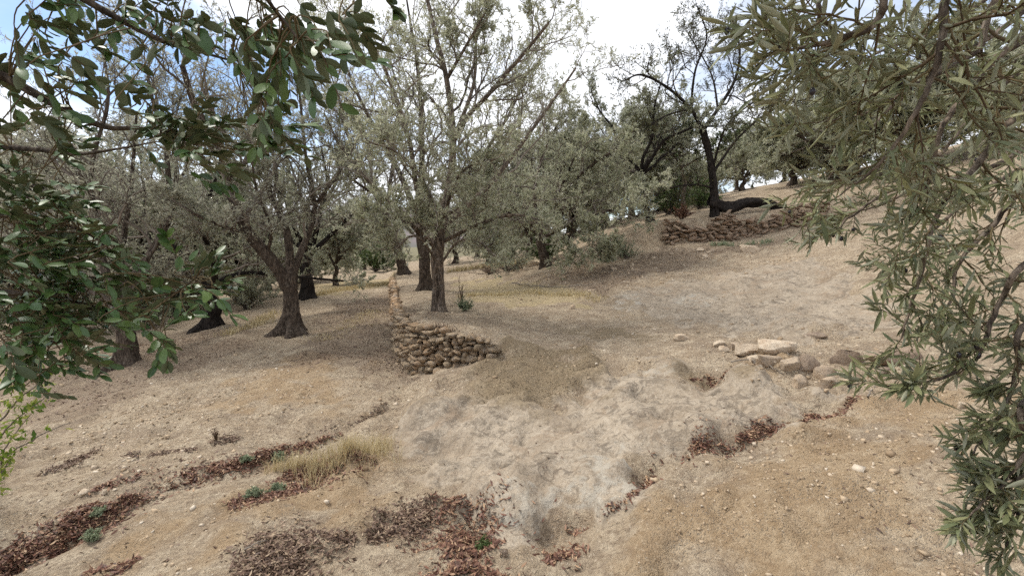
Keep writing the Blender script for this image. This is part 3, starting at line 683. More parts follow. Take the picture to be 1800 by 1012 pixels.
# the hollow olive on the middle terrace
g, tr = trunk_at(8.6, (.165, .15, .155, .14, .12), (772, 548), (770, 505), (768, 450), (774, 400), (782, 350, .1))
build_tree('olive_tree', 'tall olive with a grey split hollow trunk standing on the middle terrace', 'tree', g, tr, [
    (pl(8.6, (778, 380), (790, 325, .1), (797, 245, .2), (785, 140, .4), (765, 60, .5), (745, -30, .7)), .105, .03),
    (pl(8.6, (796, 248, .2), (822, 205, 0), (855, 170, -.2), (920, 95, -.5), (965, 40, -.8)), .075, .02),
    (pl(8.6, (772, 420), (735, 340, -.3), (718, 240, -.5), (680, 130, -.8), (640, 50, -1)), .075, .02),
    (pl(8.6, (776, 400), (850, 335, .6), (910, 262, 1.0), (970, 180, 1.3), (1012, 120, 1.6)), .08, .02),
    (pl(8.6, (768, 430), (705, 372, .5), (648, 318, .8), (600, 260, 1.2), (570, 200, 1.4)), .07, .018),
    (pl(8.6, (797, 245, .2), (832, 150, .7), (838, 60, 1.0), (850, -50, 1.3)), .055, .018),
    (pl(8.6, (785, 140, .4), (820, 80, -.1), (860, 10, -.4)), .045, .015),
    (pl(8.6, (778, 425), (840, 395, -.5), (900, 378, -.8), (945, 385, -1.0)), .05, .015),
    (pl(8.6, (768, 440), (730, 400, -.6), (690, 385, -1.0), (655, 390, -1.3)), .045, .014),
    (pl(8.6, (770, 465), (745, 425, -.5), (722, 415, -.8), (705, 430, -1.0)), .03, .010),
    (pl(8.6, (774, 465), (805, 425, -.4), (840, 425, -.7), (865, 445, -1.0)), .03, .010),
    (pl(8.6, (778, 390), (800, 320, -.8), (830, 290, -1.2), (870, 280, -1.5)), .04, .012),
    (pl(8.6, (774, 400), (745, 320, -.9), (700, 270, -1.4), (650, 250, -1.8)), .04, .012),
    ], r, M['bark_grey'], M['twig'], M['olive_pale'], n1=11, n2=7, n3=5, nl=15, group=OG, ratio=(.42, .50, .55), up=.30, slit=((.10, -1, 0), .22, 1.0, .30), sides=40, thick=.7, flare=.5)
# behind it
g, tr = trunk_at(12.6, (.22, .19, .18, .16), (748, 510), (746, 460), (742, 420), (734, 368))
build_tree('olive_tree', 'dark-trunked olive just behind the hollow one, beside the wall', 'tree', g, tr, [
    (pl(12.6, (738, 390), (700, 300, .3), (650, 210, .6), (610, 120, .9), (585, 40, 1.2)), .11, .02),
    (pl(12.6, (736, 375), (742, 260, -.4), (735, 130, -.6), (715, 0, -1)), .12, .02),
    (pl(12.6, (740, 400), (820, 310, .8), (890, 210, 1.2), (930, 120, 1.5)), .10, .02),
    (pl(12.6, (742, 415), (690, 360, -1), (640, 330, -1.6), (600, 300, -2)), .08, .02),
    (pl(12.6, (742, 405), (800, 370, -1), (860, 350, -1.4)), .07, .02)],
    r, M['bark'], M['twig'], M['olive_pale'], n1=11, n2=7, n3=5, nl=12, group=OG, leaf=(.08, .024), up=.34, ratio=(.45, .5, .52))
g, tr = trunk_at(19.5, (.26, .22, .2, .18), (712, 479), (700, 445), (690, 418), (676, 385))
build_tree('olive_tree', 'olive leaning left at the far end of the terrace wall', 'tree', g, tr, [
    (pl(19.5, (690, 415), (650, 395, -.5), (620, 385, -1), (605, 400, -1.2)), .11, .03),
    (pl(19.5, (685, 400), (650, 320, .3), (610, 230, .6), (590, 150, .9)), .13, .03),
    (pl(19.5, (678, 385), (690, 290, .3), (700, 190, .6)), .12, .03),
    (pl(19.5, (690, 410), (740, 340, .8), (790, 280, 1.2)), .11, .03)],
    r, M['bark'], M['twig'], M['olive_dry'], n1=10, n2=6, n3=5, nl=12, group=OG, leaf=(.10, .03))
# the big forked olive on the lower terrace
g, tr = trunk_at(9.0, (.27, .235, .215, .21, .15), (512, 583), (512, 545), (510, 515), (510, 490), (512, 465, .05))
build_tree('olive_tree', 'big forked olive with a flared rooty trunk on the lower terrace', 'tree', g, tr, [
    (pl(9.0, (508, 508), (478, 458, -.2), (438, 411, -.35), (412, 355, -.45), (402, 315, -.5), (385, 260, -.5), (345, 190, -.6), (320, 115, -.8)), .20, .04),
    (pl(9.0, (512, 480), (505, 410, .2), (486, 362, .35), (470, 325, .45), (462, 240, .6), (450, 150, .8), (430, 60, .9)), .12, .025),
    (pl(9.0, (514, 485), (530, 440, .3), (545, 405, .5), (556, 360, .7), (600, 295, 1.0), (640, 220, 1.3)), .115, .025),
    (pl(9.0, (470, 447, -.2), (476, 400, -.5), (450, 330, -.9), (440, 250, -1.1)), .05, .015),
    (pl(9.0, (556, 365, .7), (540, 290, .5), (530, 200, .5), (520, 100, .6)), .06, .018),
    (pl(9.0, (438, 411, -.35), (400, 400, -.9), (350, 380, -1.2), (300, 350, -1.4)), .05, .015),
    (pl(9.0, (402, 315, -.5), (350, 270, -.2), (290, 215, 0), (230, 150, .2)), .05, .015)],
    r, M['bark'], M['twig'], M['olive_dry'], n1=10, n2=7, n3=6, nl=12, group=OG, ratio=(.40, .52, .54), up=.30, sides=28, thick=.6, flare=1.7)
g, tr = trunk_at(14.2, (.26, .22, .2, .18), (541, 526), (540, 500), (538, 470), (545, 440))
def auto_limbs(top, n, L, spread, r, ra, rb, lean=(0, 0)):
    res = []
    for k in range(n):
        a = 2 * math.pi * (k + r.uniform(-.3, .3)) / n; e = r.uniform(*spread)
        d = np.array([math.cos(a) * math.cos(e) + lean[0], math.sin(a) * math.cos(e) + lean[1], math.sin(e)]); p = np.array(top, float); pts = [p.copy()]
        for s in range(5):
            d = unit(d + r.normal(size=3) * 0.22 + np.array([0, 0, .10])); p = p + d * L * r.uniform(.8, 1.2) / 5; pts.append(p.copy())
        res.append((np.array(pts), ra, rb))
    return res
build_tree('olive_tree', 'dark olive right behind the big forked olive', 'tree', g, tr, auto_limbs(tr[0][-1] - (0, 0, .1), 6, 3.4, (.5, 1.2), r, .10, .025), r, M['bark_dark'], M['twig'], M['olive'], n1=9, n2=6, n3=5, nl=13, group=OG, leaf=(.08, .024))
g, tr = trunk_at(7.5, (.25, .19, .17, .17), (218, 645), (222, 612), (221, 580), (214, 535))
build_tree('olive_tree', 'short thick-trunked olive on the far left, half behind glossy leaves', 'tree', g, tr, [
    (pl(7.5, (214, 545), (180, 460, .3), (165, 370, .5), (130, 280, .7)), .10, .02),
    (pl(7.5, (218, 540), (255, 460, .5), (300, 380, .9), (310, 290, 1.1)), .10, .02),
    (pl(7.5, (216, 540), (215, 440, 1.0), (230, 330, 1.5), (240, 200, 1.8)), .09, .02),
    (pl(7.5, (214, 550), (150, 500, .8), (80, 430, 1.1), (40, 330, 1.3)), .08, .02),
    (pl(7.5, (218, 550), (280, 510, 1.2), (340, 470, 1.8)), .06, .02),
    (pl(7.5, (175, 430, .4), (160, 300, .6), (190, 170, .9), (170, 40, 1.1)), .06, .015),
    (pl(7.5, (300, 380, .9), (290, 250, 1.2), (260, 130, 1.5), (290, 20, 1.7)), .06, .015)],
    r, M['bark'], M['twig'], M['olive_dry'], n1=9, n2=7, n3=6, nl=9, group=OG, ratio=(.42, .5, .52), up=.3)
g, tr = trunk_at(10.9, (.30, .22, .20, .17), (370, 580), (372, 555), (376, 540), (362, 505))
build_tree('olive_tree', 'stumpy dark olive with spreading base between the two left trunks', 'tree', g, tr, auto_limbs(tr[0][-1] - (0, 0, .1), 6, 3.2, (.35, 1.2), r, .10, .02), r, M['bark_dark'], M['twig'], M['olive'], n1=9, n2=6, n3=5, nl=13, group=OG, leaf=(.08, .024), up=.25)
# silvery bushy olive below the upper terrace
g, tr = trunk_at(13.2, (.17, .15, .12), (962, 462), (950, 425), (945, 395))
build_tree('olive_tree', 'low silvery bushy olive spreading over the bank at the centre right', 'tree', g, tr, [
    (pl(13.2, (948, 405), (990, 340, -.6), (1040, 290, -1), (1090, 260, -1.3)), .08, .02),
    (pl(13.2, (946, 400), (940, 330, .2), (960, 260, .4), (990, 200, .5)), .08, .02),
    (pl(13.2, (950, 420), (1010, 390, -1.0), (1070, 370, -1.5), (1120, 350, -1.7)), .07, .02),
    (pl(13.2, (950, 415), (900, 380, -.6), (870, 340, -1), (860, 300, -1.2)), .06, .02),
    (pl(13.2, (948, 410), (1010, 345, .6), (1050, 320, 1), (1110, 300, 1.2)), .07, .02),
    (pl(13.2, (952, 430), (1000, 430, -1.2), (1030, 450, -1.6), (1060, 440, -2)), .04, .012),
    (pl(13.2, (948, 400), (1000, 300, -.2), (1020, 240, -.4)), .06, .02)],
    r, M['bark'], M['twig'], M['olive_pale'], n1=12, n2=7, n3=6, nl=14, group=OG, leaf=(.09, .026), ratio=(.40, .52, .55), up=.15)
# almond with the fallen, still living stem
g, tr = trunk_at(13.75, (.20, .17, .15, .15, .12), (1258, 358), (1254, 320), (1247, 275), (1236, 232), (1234, 222))
al = build_tree('almond_tree', 'dark twisted almond tree growing from a stem lying on the upper wall', 'tree', g, tr, [
    (pl(13.7, (1236, 232), (1213, 190, -.2), (1170, 152, -.5), (1128, 132, -.8), (1100, 140, -1)), .085, .018),
    (pl(13.7, (1236, 228), (1262, 192, .2), (1292, 140, .3), (1300, 85, .5), (1285, 30, .6)), .095, .02),
    (pl(13.7, (1214, 192, -.2), (1222, 125, -.4), (1242, 65, -.4), (1225, 10, -.5)), .055, .014),
    (pl(13.7, (1256, 300), (1298, 242, .3), (1360, 192, .5), (1425, 172, .7)), .06, .015),
    (pl(13.7, (1292, 142, .3), (1335, 112, .0), (1370, 70, -.2), (1385, 40, -.3)), .05, .014),
    (pl(13.7, (1254, 290), (1275, 225, -.5), (1310, 190, -.8), (1345, 170, -1)), .05, .014),
    (pl(13.7, (1213, 192, -.2), (1180, 200, -.7), (1150, 215, -1), (1125, 235, -1.1)), .045, .012),
    (pl(13.7, (1262, 192, .2), (1250, 130, .8), (1210, 60, 1)), .05, .014),
    (pl(13.7, (1256, 330), (1220, 325, -.1), (1180, 330, -.2), (1150, 345, -.2)), .05, .02)],
    r, M['bark_dark'], M['twig_dark'], M['almond'], n1=10, n2=7, n3=6, nl=4, thick=.62, leaf=(.08, .022), up=.22, gnarl=.3, ratio=(.42, .5, .52), flare=.4)
lp = pl(13.7, (1246, 352), (1280, 366), (1315, 356), (1348, 357, -.05), (1380, 372, -.1))
V, Fq = trunk_tube(lp, np.array([.14, .15, .13, .125, .09]), 26, 60, 5, 0, .2)
lg = obj('fallen_stem', mesh_of('fallen_stem', V - g, Fq, M['bark_dark'], True), al); lg['label'] = 'thick dark stem lying along the wall top'
g, tr = trunk_at(14.4, (.13, .11, .10, .09), (1144, 394), (1132, 355), (1133, 330), (1128, 300))
build_tree('olive_tree', 'slim dark leaning tree on the bank left of the almond', 'tree', g, tr, auto_limbs(tr[0][-1] - (0, 0, .1), 6, 2.5, (.5, 1.3), r, .07, .02, (-.05, .1)), r, M['bark_dark'], M['twig_dark'], M['olive'], n1=10, n2=6, n3=6, nl=11, group=OG, leaf=(.085, .024))
g, tr = trunk_at(15.2, (.10, .08, .07, .06), (1206, 386), (1200, 350), (1204, 320), (1196, 290))
build_tree('young_tree', 'thin grey-stemmed young tree between the leaning tree and the almond', 'tree', g, tr, auto_limbs(tr[0][-1] - (0, 0, .1), 5, 1.6, (.5, 1.2), r, .04, .012), r, M['bark_grey'], M['twig_dark'], M['green'], n1=8, n2=6, n3=4, nl=9, leaf=(.08, .03))

# background olives: three grown kinds, copied about the slope
def bg_tree(seed, h, L, n, leafm, lab, loc, n1=11, nl=15, leaf=(.115, .036), bark='bark', spread=(.05, 1.2)):
    rr = np.random.default_rng(seed); g = np.array([loc[0], loc[1], float(height(np.array([loc[0]]), np.array([loc[1]]))[0])])
    pts = np.array([g - (0, 0, .15), g + (.05, 0, h * .35), g + (-.05, .05, h * .7), g + (0.05, 0, h)])
    return build_tree('olive_tree', lab, 'tree', g, (pts, np.array([.20, .15, .13, .12])), auto_limbs(pts[-1] - (0, 0, .12), n, L, spread, rr, .075, .02), rr, M[bark], M['twig'], leafm, leaf=leaf, n1=n1, n2=6, n3=6, nl=nl, group='olive trees in the background', sides=14, ratio=(.52, .52, .55), up=.12, droop=.15, tmin=.12)
def gz(x, y): return float(height(np.array([x]), np.array([y]))[0])
def col_xy(px, Y): return (px - 900) / FPX * Y, Y
kA = bg_tree(1, 1.2, 2.9, 7, M['olive'], 'dense grey-green olive behind the big forked olive, to its left', col_xy(420, 17))
kB = bg_tree(2, 1.0, 2.4, 7, M['olive_dry'], 'twiggy olive low on the far left behind the short thick trunk', col_xy(120, 13.5), leaf=(.10, .03), nl=12)
kC = bg_tree(3, 0.7, 2.0, 7, M['olive_pale'], 'low silvery olive on the hillside to the right of the almond', col_xy(1385, 19), spread=(-.1, 1.2), nl=16)
BG = [(kB, 300, 17.5, 1.2, 1.15, 'twiggy olive behind the stumpy dark one'), (kA, 30, 17, 2.2, 1.0, 'dense olive at the far left edge behind the glossy leaves'),
      (kA, 590, 20, 3.6, .8, 'low round olive left of the far end of the wall'), (kC, 470, 21, 1.9, .95, 'pale low olive deep in the grove behind the big forked olive'),
      (kA, 200, 24, 4.4, 1.25, 'far dense olive behind the left-hand trunks'), (kB, 640, 36, 2.6, 1.2, 'farthest olive at the end of the lower terrace'), (kC, 555, 33, .9, 1.2, 'far pale olive at the left of the terrace end'),
      (kA, 860, 23, 5.1, 1.1, 'dense olive behind the hollow trunk, beyond the middle terrace'), (kB, 800, 30, .3, 1.3, 'far twiggy olive beyond the middle terrace'), (kB, 960, 20, 1.0, 1.35, 'tall twiggy olive behind the silvery bushy olive'),
      (kB, 1060, 20, 4.0, 1.3, 'tall twiggy olive on the upper terrace left of the almond'), (kA, 1110, 23, 2.8, 1.1, 'dense olive on the upper terrace behind the leaning tree'), (kC, 1205, 21, .8, .8, 'low dark olive behind the almond trunk'),
      (kC, 1300, 25, 3.0, 1.0, 'far silvery olive right behind the almond'), (kC, 1480, 17, 1.6, 1.3, 'large silvery olive behind the hanging spray on the right'), (kA, 1590, 15.5, 2.9, 1.1, 'dense olive high on the right hillside'),
      (kC, 1720, 14, 4.6, 1.1, 'silvery olive at the far right on the hillside'), (kA, 1450, 27, .2, 1.2, 'far olive on the skyline at the right'), (kA, 370, 34, 1.1, 1.3, 'far olive in the gap between the left trunks'), (kC, 680, 45, 2.1, 1.3, 'hazy far olive at the very end of the lower terrace')]
BG += [(kC, 250, 19, .4, 1.1, 'pale olive deep behind the stumpy one'), (kB, 150, 20, 3.1, 1.2, 'twiggy olive far back on the left'), (kA, 80, 28, .9, 1.3, 'far olive at the left edge of the grove'),
       (kC, 530, 24, 2.5, 1.0, 'pale olive straight behind the forked trunk'), (kA, 440, 30, 5.5, 1.2, 'far olive deep behind the forked limbs'), (kC, 900, 28, 1.3, 1.2, 'pale far olive behind the dry brushwood'),
       (kA, 840, 36, 2.0, 1.3, 'farthest dense olive beyond the middle terrace'), (kC, 1010, 17.5, 2.2, 1.0, 'pale olive close behind the silvery bushy olive'), (kA, 1000, 26, 4.9, 1.25, 'far dense olive above the silvery bushy olive'), (kC, 1160, 19, .1, .9, 'pale low olive behind the slim leaning tree'),
       (kA, 1290, 30, 1.7, .9, 'far low olive seen under the almond limbs'), (kC, 1370, 27, 5.2, .9, 'far pale olive right of the almond'), (kA, 930, 18, 3.3, .75, 'low dense olive behind the brushwood'),
       (kB, 250, 14.5, .7, 1.7, 'tall twiggy olive rising behind the left trunks'), (kB, 90, 14, 2.9, 1.6, 'tall twiggy olive behind the left leaf mass'), 
       (kA, -60, 22, 1.9, 1.2, 'dense olive just past the left edge of the picture')]
for src, px, Y_, rz, s_, lb in BG:
    x_, y_ = col_xy(px, Y_); copy_tree(src, (x_, y_, gz(x_, y_)), rz, s_, lb)

# shrubs
def shrub(name, label, px, Y, hgt, wid, leafm, seed, n=26, nl=26, leaf=(.06, .025), cat='shrub', group=None, twig='twig', loc=None):
    rr = np.random.default_rng(seed)
    if loc is None: x_, y_ = col_xy(px, Y)
    else: x_, y_ = loc
    g = np.array([x_, y_, gz(x_, y_)]); t = thing(name, label, cat, g, group)
    a = rr.uniform(0, 6.28, n); e = rr.uniform(.35, 1.45, n)
    d = np.stack([np.cos(a) * np.cos(e) * wid, np.sin(a) * np.cos(e) * wid, np.sin(e) * hgt], 1) * rr.uniform(.6, 1.1, (n, 1))
    tt = np.linspace(0, 1, 6)[None, :, None]
    P = d[:, None, :] * tt + np.cumsum(rr.normal(size=(n, 6, 3)) * 0.03 * hgt, 1) * tt; P[:, 0] = rr.normal(size=(n, 3)) * .03; P[:, 0, 2] = -.03
    R = np.linspace(1, .4, 6)[None] * (0.006 + 0.006 * hgt); R = np.repeat(R, n, 0); L = np.linalg.norm(d, axis=1)
    P2, R2, L2 = spawn(P, R, L, 6, .2, .4, (25, 60), .3, .5, 3, .2, rr)
    acc = Acc(); V, Fq = tubes(P, R, 4); acc.add(V, Fq, .3); V, Fq = tubes(P2, R2, 3); acc.add(V, Fq, .6)
    obj('stems', acc.mesh('stems', M[twig]), t)['kind'] = 'stuff'
    N = len(P2); K = 4; tq = rr.uniform(0, 1, (N, nl)); f = np.clip(tq * (K - 1), 0, K - 1 - 1e-6); i = f.astype(int); f = (f - i)[..., None]; rows = np.arange(N)[:, None]
    pos = (P2[rows, i] * (1 - f) + P2[rows, i + 1] * f).reshape(-1, 3); m = len(pos)
    dd = unit(rr.normal(size=(m, 3)) + np.array([0, 0, .3])); sc_ = rr.uniform(.6, 1.2, m)
    V, Fq = diamonds(pos, dd, unit(rr.normal(size=(m, 3)) + (0, 0, .8)), leaf[0] * sc_, leaf[1] * sc_)
    a = Acc(); a.add(V, Fq, np.repeat(np.clip(rr.normal(.5, .25, m), 0, 1), 4)); obj('foliage', a.mesh('foliage', leafm), t)['kind'] = 'stuff'
    return t
SG = 'shrubs on the banks'
shrub('green_shrub', 'bright green shrub between the leaning tree and the almond', 1172, 16.2, 1.1, .9, M['green'], 5, 30, 22, (.08, .04), group=SG)
shrub('green_shrub', 'dark green shrub behind the almond foot', 1225, 17, .9, .8, M['green'], 6, 26, 20, (.08, .04), group=SG)
shrub('green_shrub', 'green shrub under the silvery bushy olive', 962, 13.9, .9, .7, M['green'], 7, 26, 20, (.07, .03), group=SG)
shrub('grey_shrub', 'sparse grey-green shrub on the bank below the slim leaning tree', 1100, 12.6, .45, .6, M['weed'], 8, 24, 14, (.05, .012), group=SG)
shrub('grey_shrub', 'olive-green sucker growth in front of the dark bank at the centre', 890, 14.5, 1.0, 1.2, M['olive'], 9, 30, 24, (.07, .02), group=SG)
shrub('grey_shrub', 'grey-green scrub below the big forked olive, to its left', 430, 13.5, 1.3, 1.3, M['olive'], 10, 36, 28, (.08, .024), group=SG)
shrub('grey_shrub', 'dim grey-green scrub left of the stumpy olive', 300, 15.5, 1.4, 1.6, M['olive'], 11, 36, 28, (.08, .024), group=SG)
shrub('grey_shrub', 'grey-green scrub between the short thick trunk and the stumpy olive', 245, 12, 1.0, 1.2, M['weed'], 12, 34, 24, (.07, .022), group=SG)
shrub('green_shrub', 'light green bushes at the end of the lower terrace', 660, 30, 1.8, 2.0, M['green'], 13, 34, 26, (.14, .06), group=SG)
shrub('green_shrub', 'dark scrub at the left edge below the glossy leaves', 60, 12.5, 1.3, 1.6, M['green'], 14, 36, 26, (.08, .03), group=SG)
shrub('dead_brush', 'dry brown brushwood lying at the back of the middle terrace', 860, 14.8, .28, .8, M['litter_grey'], 15, 34, 8, (.05, .01), group=SG)
shrub('orange_shrub', 'rusty dry little shrub at the left end of the upper wall', 1195, 13.9, .35, .35, M['litter'], 16, 18, 16, (.06, .02), group=SG)

# ------------------------------------------------------------------ leaf drifts, gravel, grass
def drape(x, y): return np.stack([x, y, height(x, y)], 1)
def band(pts, widths, n, r):
    """random ground points along a drift drawn through picture points; widths in picture pixels"""
    g = np.array([at_ground(*p) for p in pts]); wd = np.array([0.95 * w * q[1] / FPX for w, q in zip(np.broadcast_to(widths, (len(pts),)), g)])
    q = resample(np.column_stack([g[:, :2], wd]), 80); s = np.concatenate([[0], np.cumsum(np.linalg.norm(np.diff(q[:, :2], axis=0), axis=1))])
    ar = np.cumsum(np.maximum(q[:, 2], .01) * np.gradient(s)); u = np.interp(r.uniform(0, ar[-1], n), ar, np.arange(80))
    i = np.clip(u.astype(int), 0, 78); f = (u - i)[:, None]; c = q[i] * (1 - f) + q[i + 1] * f
    d = unit((q[i + 1] - q[i])[:, :2]); nn = np.stack([-d[:, 1], d[:, 0]], 1)
    off = np.clip(r.normal(size=n) * 0.34, -1.3, 1.3)
    clump = 1 + 0.5 * fbm(c[:, 0] * 3, c[:, 1] * 3, oct=2, seed=55)
    xy = c[:, :2] + nn * (off * c[:, 2] * clump)[:, None] + r.normal(size=(n, 2)) * 0.015
    k = fbm(xy[:, 0] * 4.5, xy[:, 1] * 4.5, oct=3, seed=91) + r.normal(size=n) * .3 > -.5 + .45 * np.abs(off)
    return xy[k, 0], xy[k, 1], np.clip(1 - np.abs(off[k]) / .7, 0, 1)
r = np.random.default_rng(55)
DRIFTS = [   # (points, widths px, count, kind, pile height, label)
    ([(-40, 1010), (60, 965), (130, 925), (200, 888), (250, 862)], (80, 75, 70, 60, 34), 3000, 0, .05, 'deep drift of reddish fallen leaves in the lower left corner'),
    ([(165, 862), (240, 848), (330, 838), (420, 815), (500, 792), (600, 764)], (24, 42, 40, 36, 30, 10), 2600, 0, .04, 'long band of dark red fallen leaves running up from the left drift'),
    ([(505, 830), (560, 835), (620, 825), (660, 812)], (60, 70, 50, 20), 1500, 0, .03, 'patch of red-brown fallen leaves under the dry grass tuft'),
    ([(405, 890), (450, 878), (500, 868), (530, 850)], (30, 45, 40, 20), 800, 0, .03, 'small red leaf patch round the little green plants'),
    ([(430, 1015), (500, 975), (560, 955), (620, 945)], (60, 110, 90, 30), 2600, 1, .05, 'greyish heap of old dry leaves at the bottom edge'),
    ([(650, 950), (720, 925), (770, 882)], (26, 60, 46), 1300, 1, .04, 'dark leaf litter at the left foot of the grey rock'),
    ([(765, 875), (800, 925), (840, 965), (800, 1015)], (30, 56, 90, 110), 2600, 0, .05, 'rust-red leaf drift along the lower edge of the grey rock'),
    ([(1150, 822), (1210, 800), (1290, 775), (1350, 758), (1420, 735), (1500, 698)], (18, 24, 28, 26, 24, 16), 2400, 0, .03, 'narrow rust-coloured leaf band in the crack right of the grey rock'),
    ([(1000, 935), (1050, 910), (1100, 880), (1150, 825)], (10, 16, 12, 14), 420, 0, .02, 'little wisp of fallen leaves on the right side of the grey rock'),
    ([(965, 990), (995, 975), (1030, 960)], (26, 44, 12), 420, 0, .03, 'small tuft of dry red leaves at the bottom centre'),
    ([(225, 798), (280, 796), (345, 792)], (14, 22, 12), 380, 1, .012, 'thin grey leaf scatter above the long red band'),
    ([(85, 830), (130, 812), (170, 790)], (20, 26, 12), 380, 1, .012, 'thin leaf scatter near the left edge'),
    ([(700, 660), (700, 620), (697, 580), (694, 540)], (24, 26, 20, 12), 900, 1, .02, 'brown leaf litter along the foot of the stone wall'),
    ([(370, 778), (400, 776), (420, 770)], (14, 24, 10), 200, 1, .02, 'small dark leaf heap left of the dry grass tuft'),
    ([(1215, 668), (1245, 664), (1275, 668)], (14, 24, 12), 420, 0, .02, 'brown leaves gathered in the little hollow of the rock'),
    ([(150, 1012), (200, 1000), (240, 985)], (20, 30, 10), 300, 0, .02, 'scrap of red leaves at the bottom left edge'),
    ([(560, 760), (640, 735), (700, 700)], (12, 22, 10), 350, 1, .012, 'faint brown leaf scatter between the grey rock and the wall'),
]
def leaf_bits(xx, yy, hz, L, asp, r, curl=.25):
    n = len(xx); P = drape(xx, yy); P[:, 2] += hz
    a = r.uniform(0, 2 * np.pi, n); e = r.normal(size=n) * .35
    D = np.stack([np.cos(a) * np.cos(e), np.sin(a) * np.cos(e), np.sin(e)], 1); Nn = unit(r.normal(size=(n, 3)) * .55 + (0, 0, 1))
    S = unit(np.cross(D, Nn)); U = np.cross(S, D); Lc = (L * r.uniform(.6, 1.25, n))[:, None]; W = Lc * asp
    cu = (r.uniform(-.2, 1, n) * curl)[:, None] * Lc
    A = P - D * Lc * .5 + U * cu * .6; B = P + D * Lc * .5 + U * cu * .6
    m1 = P - D * Lc * .12; m2 = P + D * Lc * .18
    V = np.stack([A, m1 + S * W * .5, m2 + S * W * .42, B, m2 - S * W * .42, m1 - S * W * .5], 1)
    k = np.arange(n)[:, None] * 6
    return V.reshape(-1, 3), np.concatenate([k + [[0, 1, 2, 5]], k + [[5, 2, 3, 4]]])
for pts, wpx, n, kind, hp, lb in DRIFTS:
    xx, yy, c_ = band(pts, wpx, int(n * 1.3), r); x2, y2, c2 = band(pts, tuple(w * 2.2 for w in wpx), int(n * .22), r); xx, yy, c_ = np.concatenate([xx, x2]), np.concatenate([yy, y2]), np.concatenate([c_, c2 * 0])
    V, Fq = leaf_bits(xx, yy, r.uniform(.004, 1, len(xx)) ** 1.3 * hp * .55 * c_ + .003, .043 if kind == 0 else .038, .26, r)
    ti = np.clip(r.beta(1.1, 1.2, len(xx)) * 1.0, 0, 1); a = Acc(); a.add(V, Fq, np.repeat(ti, 6))
    tag(obj('leaf_litter', a.mesh('leaf_litter', M['litter'] if kind == 0 else M['litter_grey'])), lb, 'leaf litter', 'drifts of fallen leaves', 'stuff')
# odd leaves and bits strewn over the open ground
def frustum_points(n, y0, y1, r, power=1.6):
    yy = y0 + (y1 - y0) * r.uniform(0, 1, n) ** power; xx = r.uniform(-1.12, 1.12, n) * (yy + .35); return xx, yy
xx, yy = frustum_points(5200, 1.9, 13, r); dn = fbm(xx * .9, yy * .9, oct=3, seed=88); k = dn + r.normal(size=len(xx)) * .35 > .05; xx, yy = xx[k], yy[k]
V, Fq = leaf_bits(xx, yy, .004, .034, .26, r); a = Acc(); a.add(V, Fq, np.repeat(r.uniform(0, 1, len(xx)), 6))
tag(obj('strewn_leaves', a.mesh('strewn_leaves', M['litter_grey'])), 'single dry leaves strewn thinly over the bare ground', 'leaf litter', None, 'stuff')
ZD = DARK[0], DARK[1], DARK[3], DARK[4], DARK[2]
xx = r.uniform(-9, 6, 60000); yy = r.uniform(5.5, 14, 60000); k = sum(mask([p], xx, yy, .8) for p in ZD) * r.uniform(0, 1, len(xx)) > .45; xx, yy = xx[k][:9000], yy[k][:9000]
V, Fq = leaf_bits(xx, yy, .006, .05, .25, r); a = Acc(); a.add(V, Fq, np.repeat(r.uniform(0, 1, len(xx)), 6))
tag(obj('strewn_leaves', a.mesh('strewn_leaves', M['litter_grey'])), 'brown fallen leaves strewn in the shade of the trees', 'leaf litter', None, 'stuff')
# gravel
b = NB('gravel'); c = b.mix(b.rng(b.attr('tint'), 0, .5, sm=False), (0.27, .195, .125), (.45, .345, .235)); c = b.mix(b.rng(b.attr('tint'), .6, 1, sm=False), c, (.58, .50, .40))
M['gravel'] = b.finish(c, .95, b.bump(b.noise(90, 3, .6, b.pos()), .004, .6), .15)
xx, yy = frustum_points(26000, 1.9, 16, r, 1.9)
dn = fbm(xx * .7 + 9, yy * .7, oct=3, seed=66) + .35 * smooth(.5, 2.5, xx); rm = rockmask(xx, yy); mm = mask(MOSS, xx, yy, .2)
k = (dn + r.normal(size=len(xx)) * .45 - rm * .8 - mm * .2 > .0); xx, yy = xx[k], yy[k]; n = len(xx)
sz = (0.0042 + 0.016 * r.uniform(0, 1, n) ** 4 + 0.006 * r.uniform(0, 1, n) ** 2 + 0.035 * r.uniform(0, 1, n) ** 30) * np.clip(.7 + yy * .07, .8, 1.6)
tpl = [stone_template(700 + k, 1, .75)[0] for k in range(10)]; tf = stone_template(700, 1, .75)[1]
tq = np.array(tpl); pick = r.integers(0, 10, n); az = r.uniform(0, 6.28, n)
V = tq[pick] * (sz[:, None] * r.uniform(.6, 1.2, (n, 3)))[:, None, :] * np.array([1, 1, .7]); ca, sa = np.cos(az)[:, None], np.sin(az)[:, None]
V = np.stack([V[..., 0] * ca - V[..., 1] * sa, V[..., 0] * sa + V[..., 1] * ca, V[..., 2]], -1) + drape(xx, yy)[:, None, :] + np.array([0, 0, .001])
nv = tq.shape[1]; Fq = (np.arange(n)[:, None, None] * nv + tf[None]).reshape(-1, 4)
a = Acc(); a.add(V, Fq, np.repeat(r.uniform(0, 1, n), nv)); tag(obj('gravel', a.mesh('gravel', M['gravel'])), 'fine pale gravel strewn over the bare slope', 'gravel', None, 'stuff')
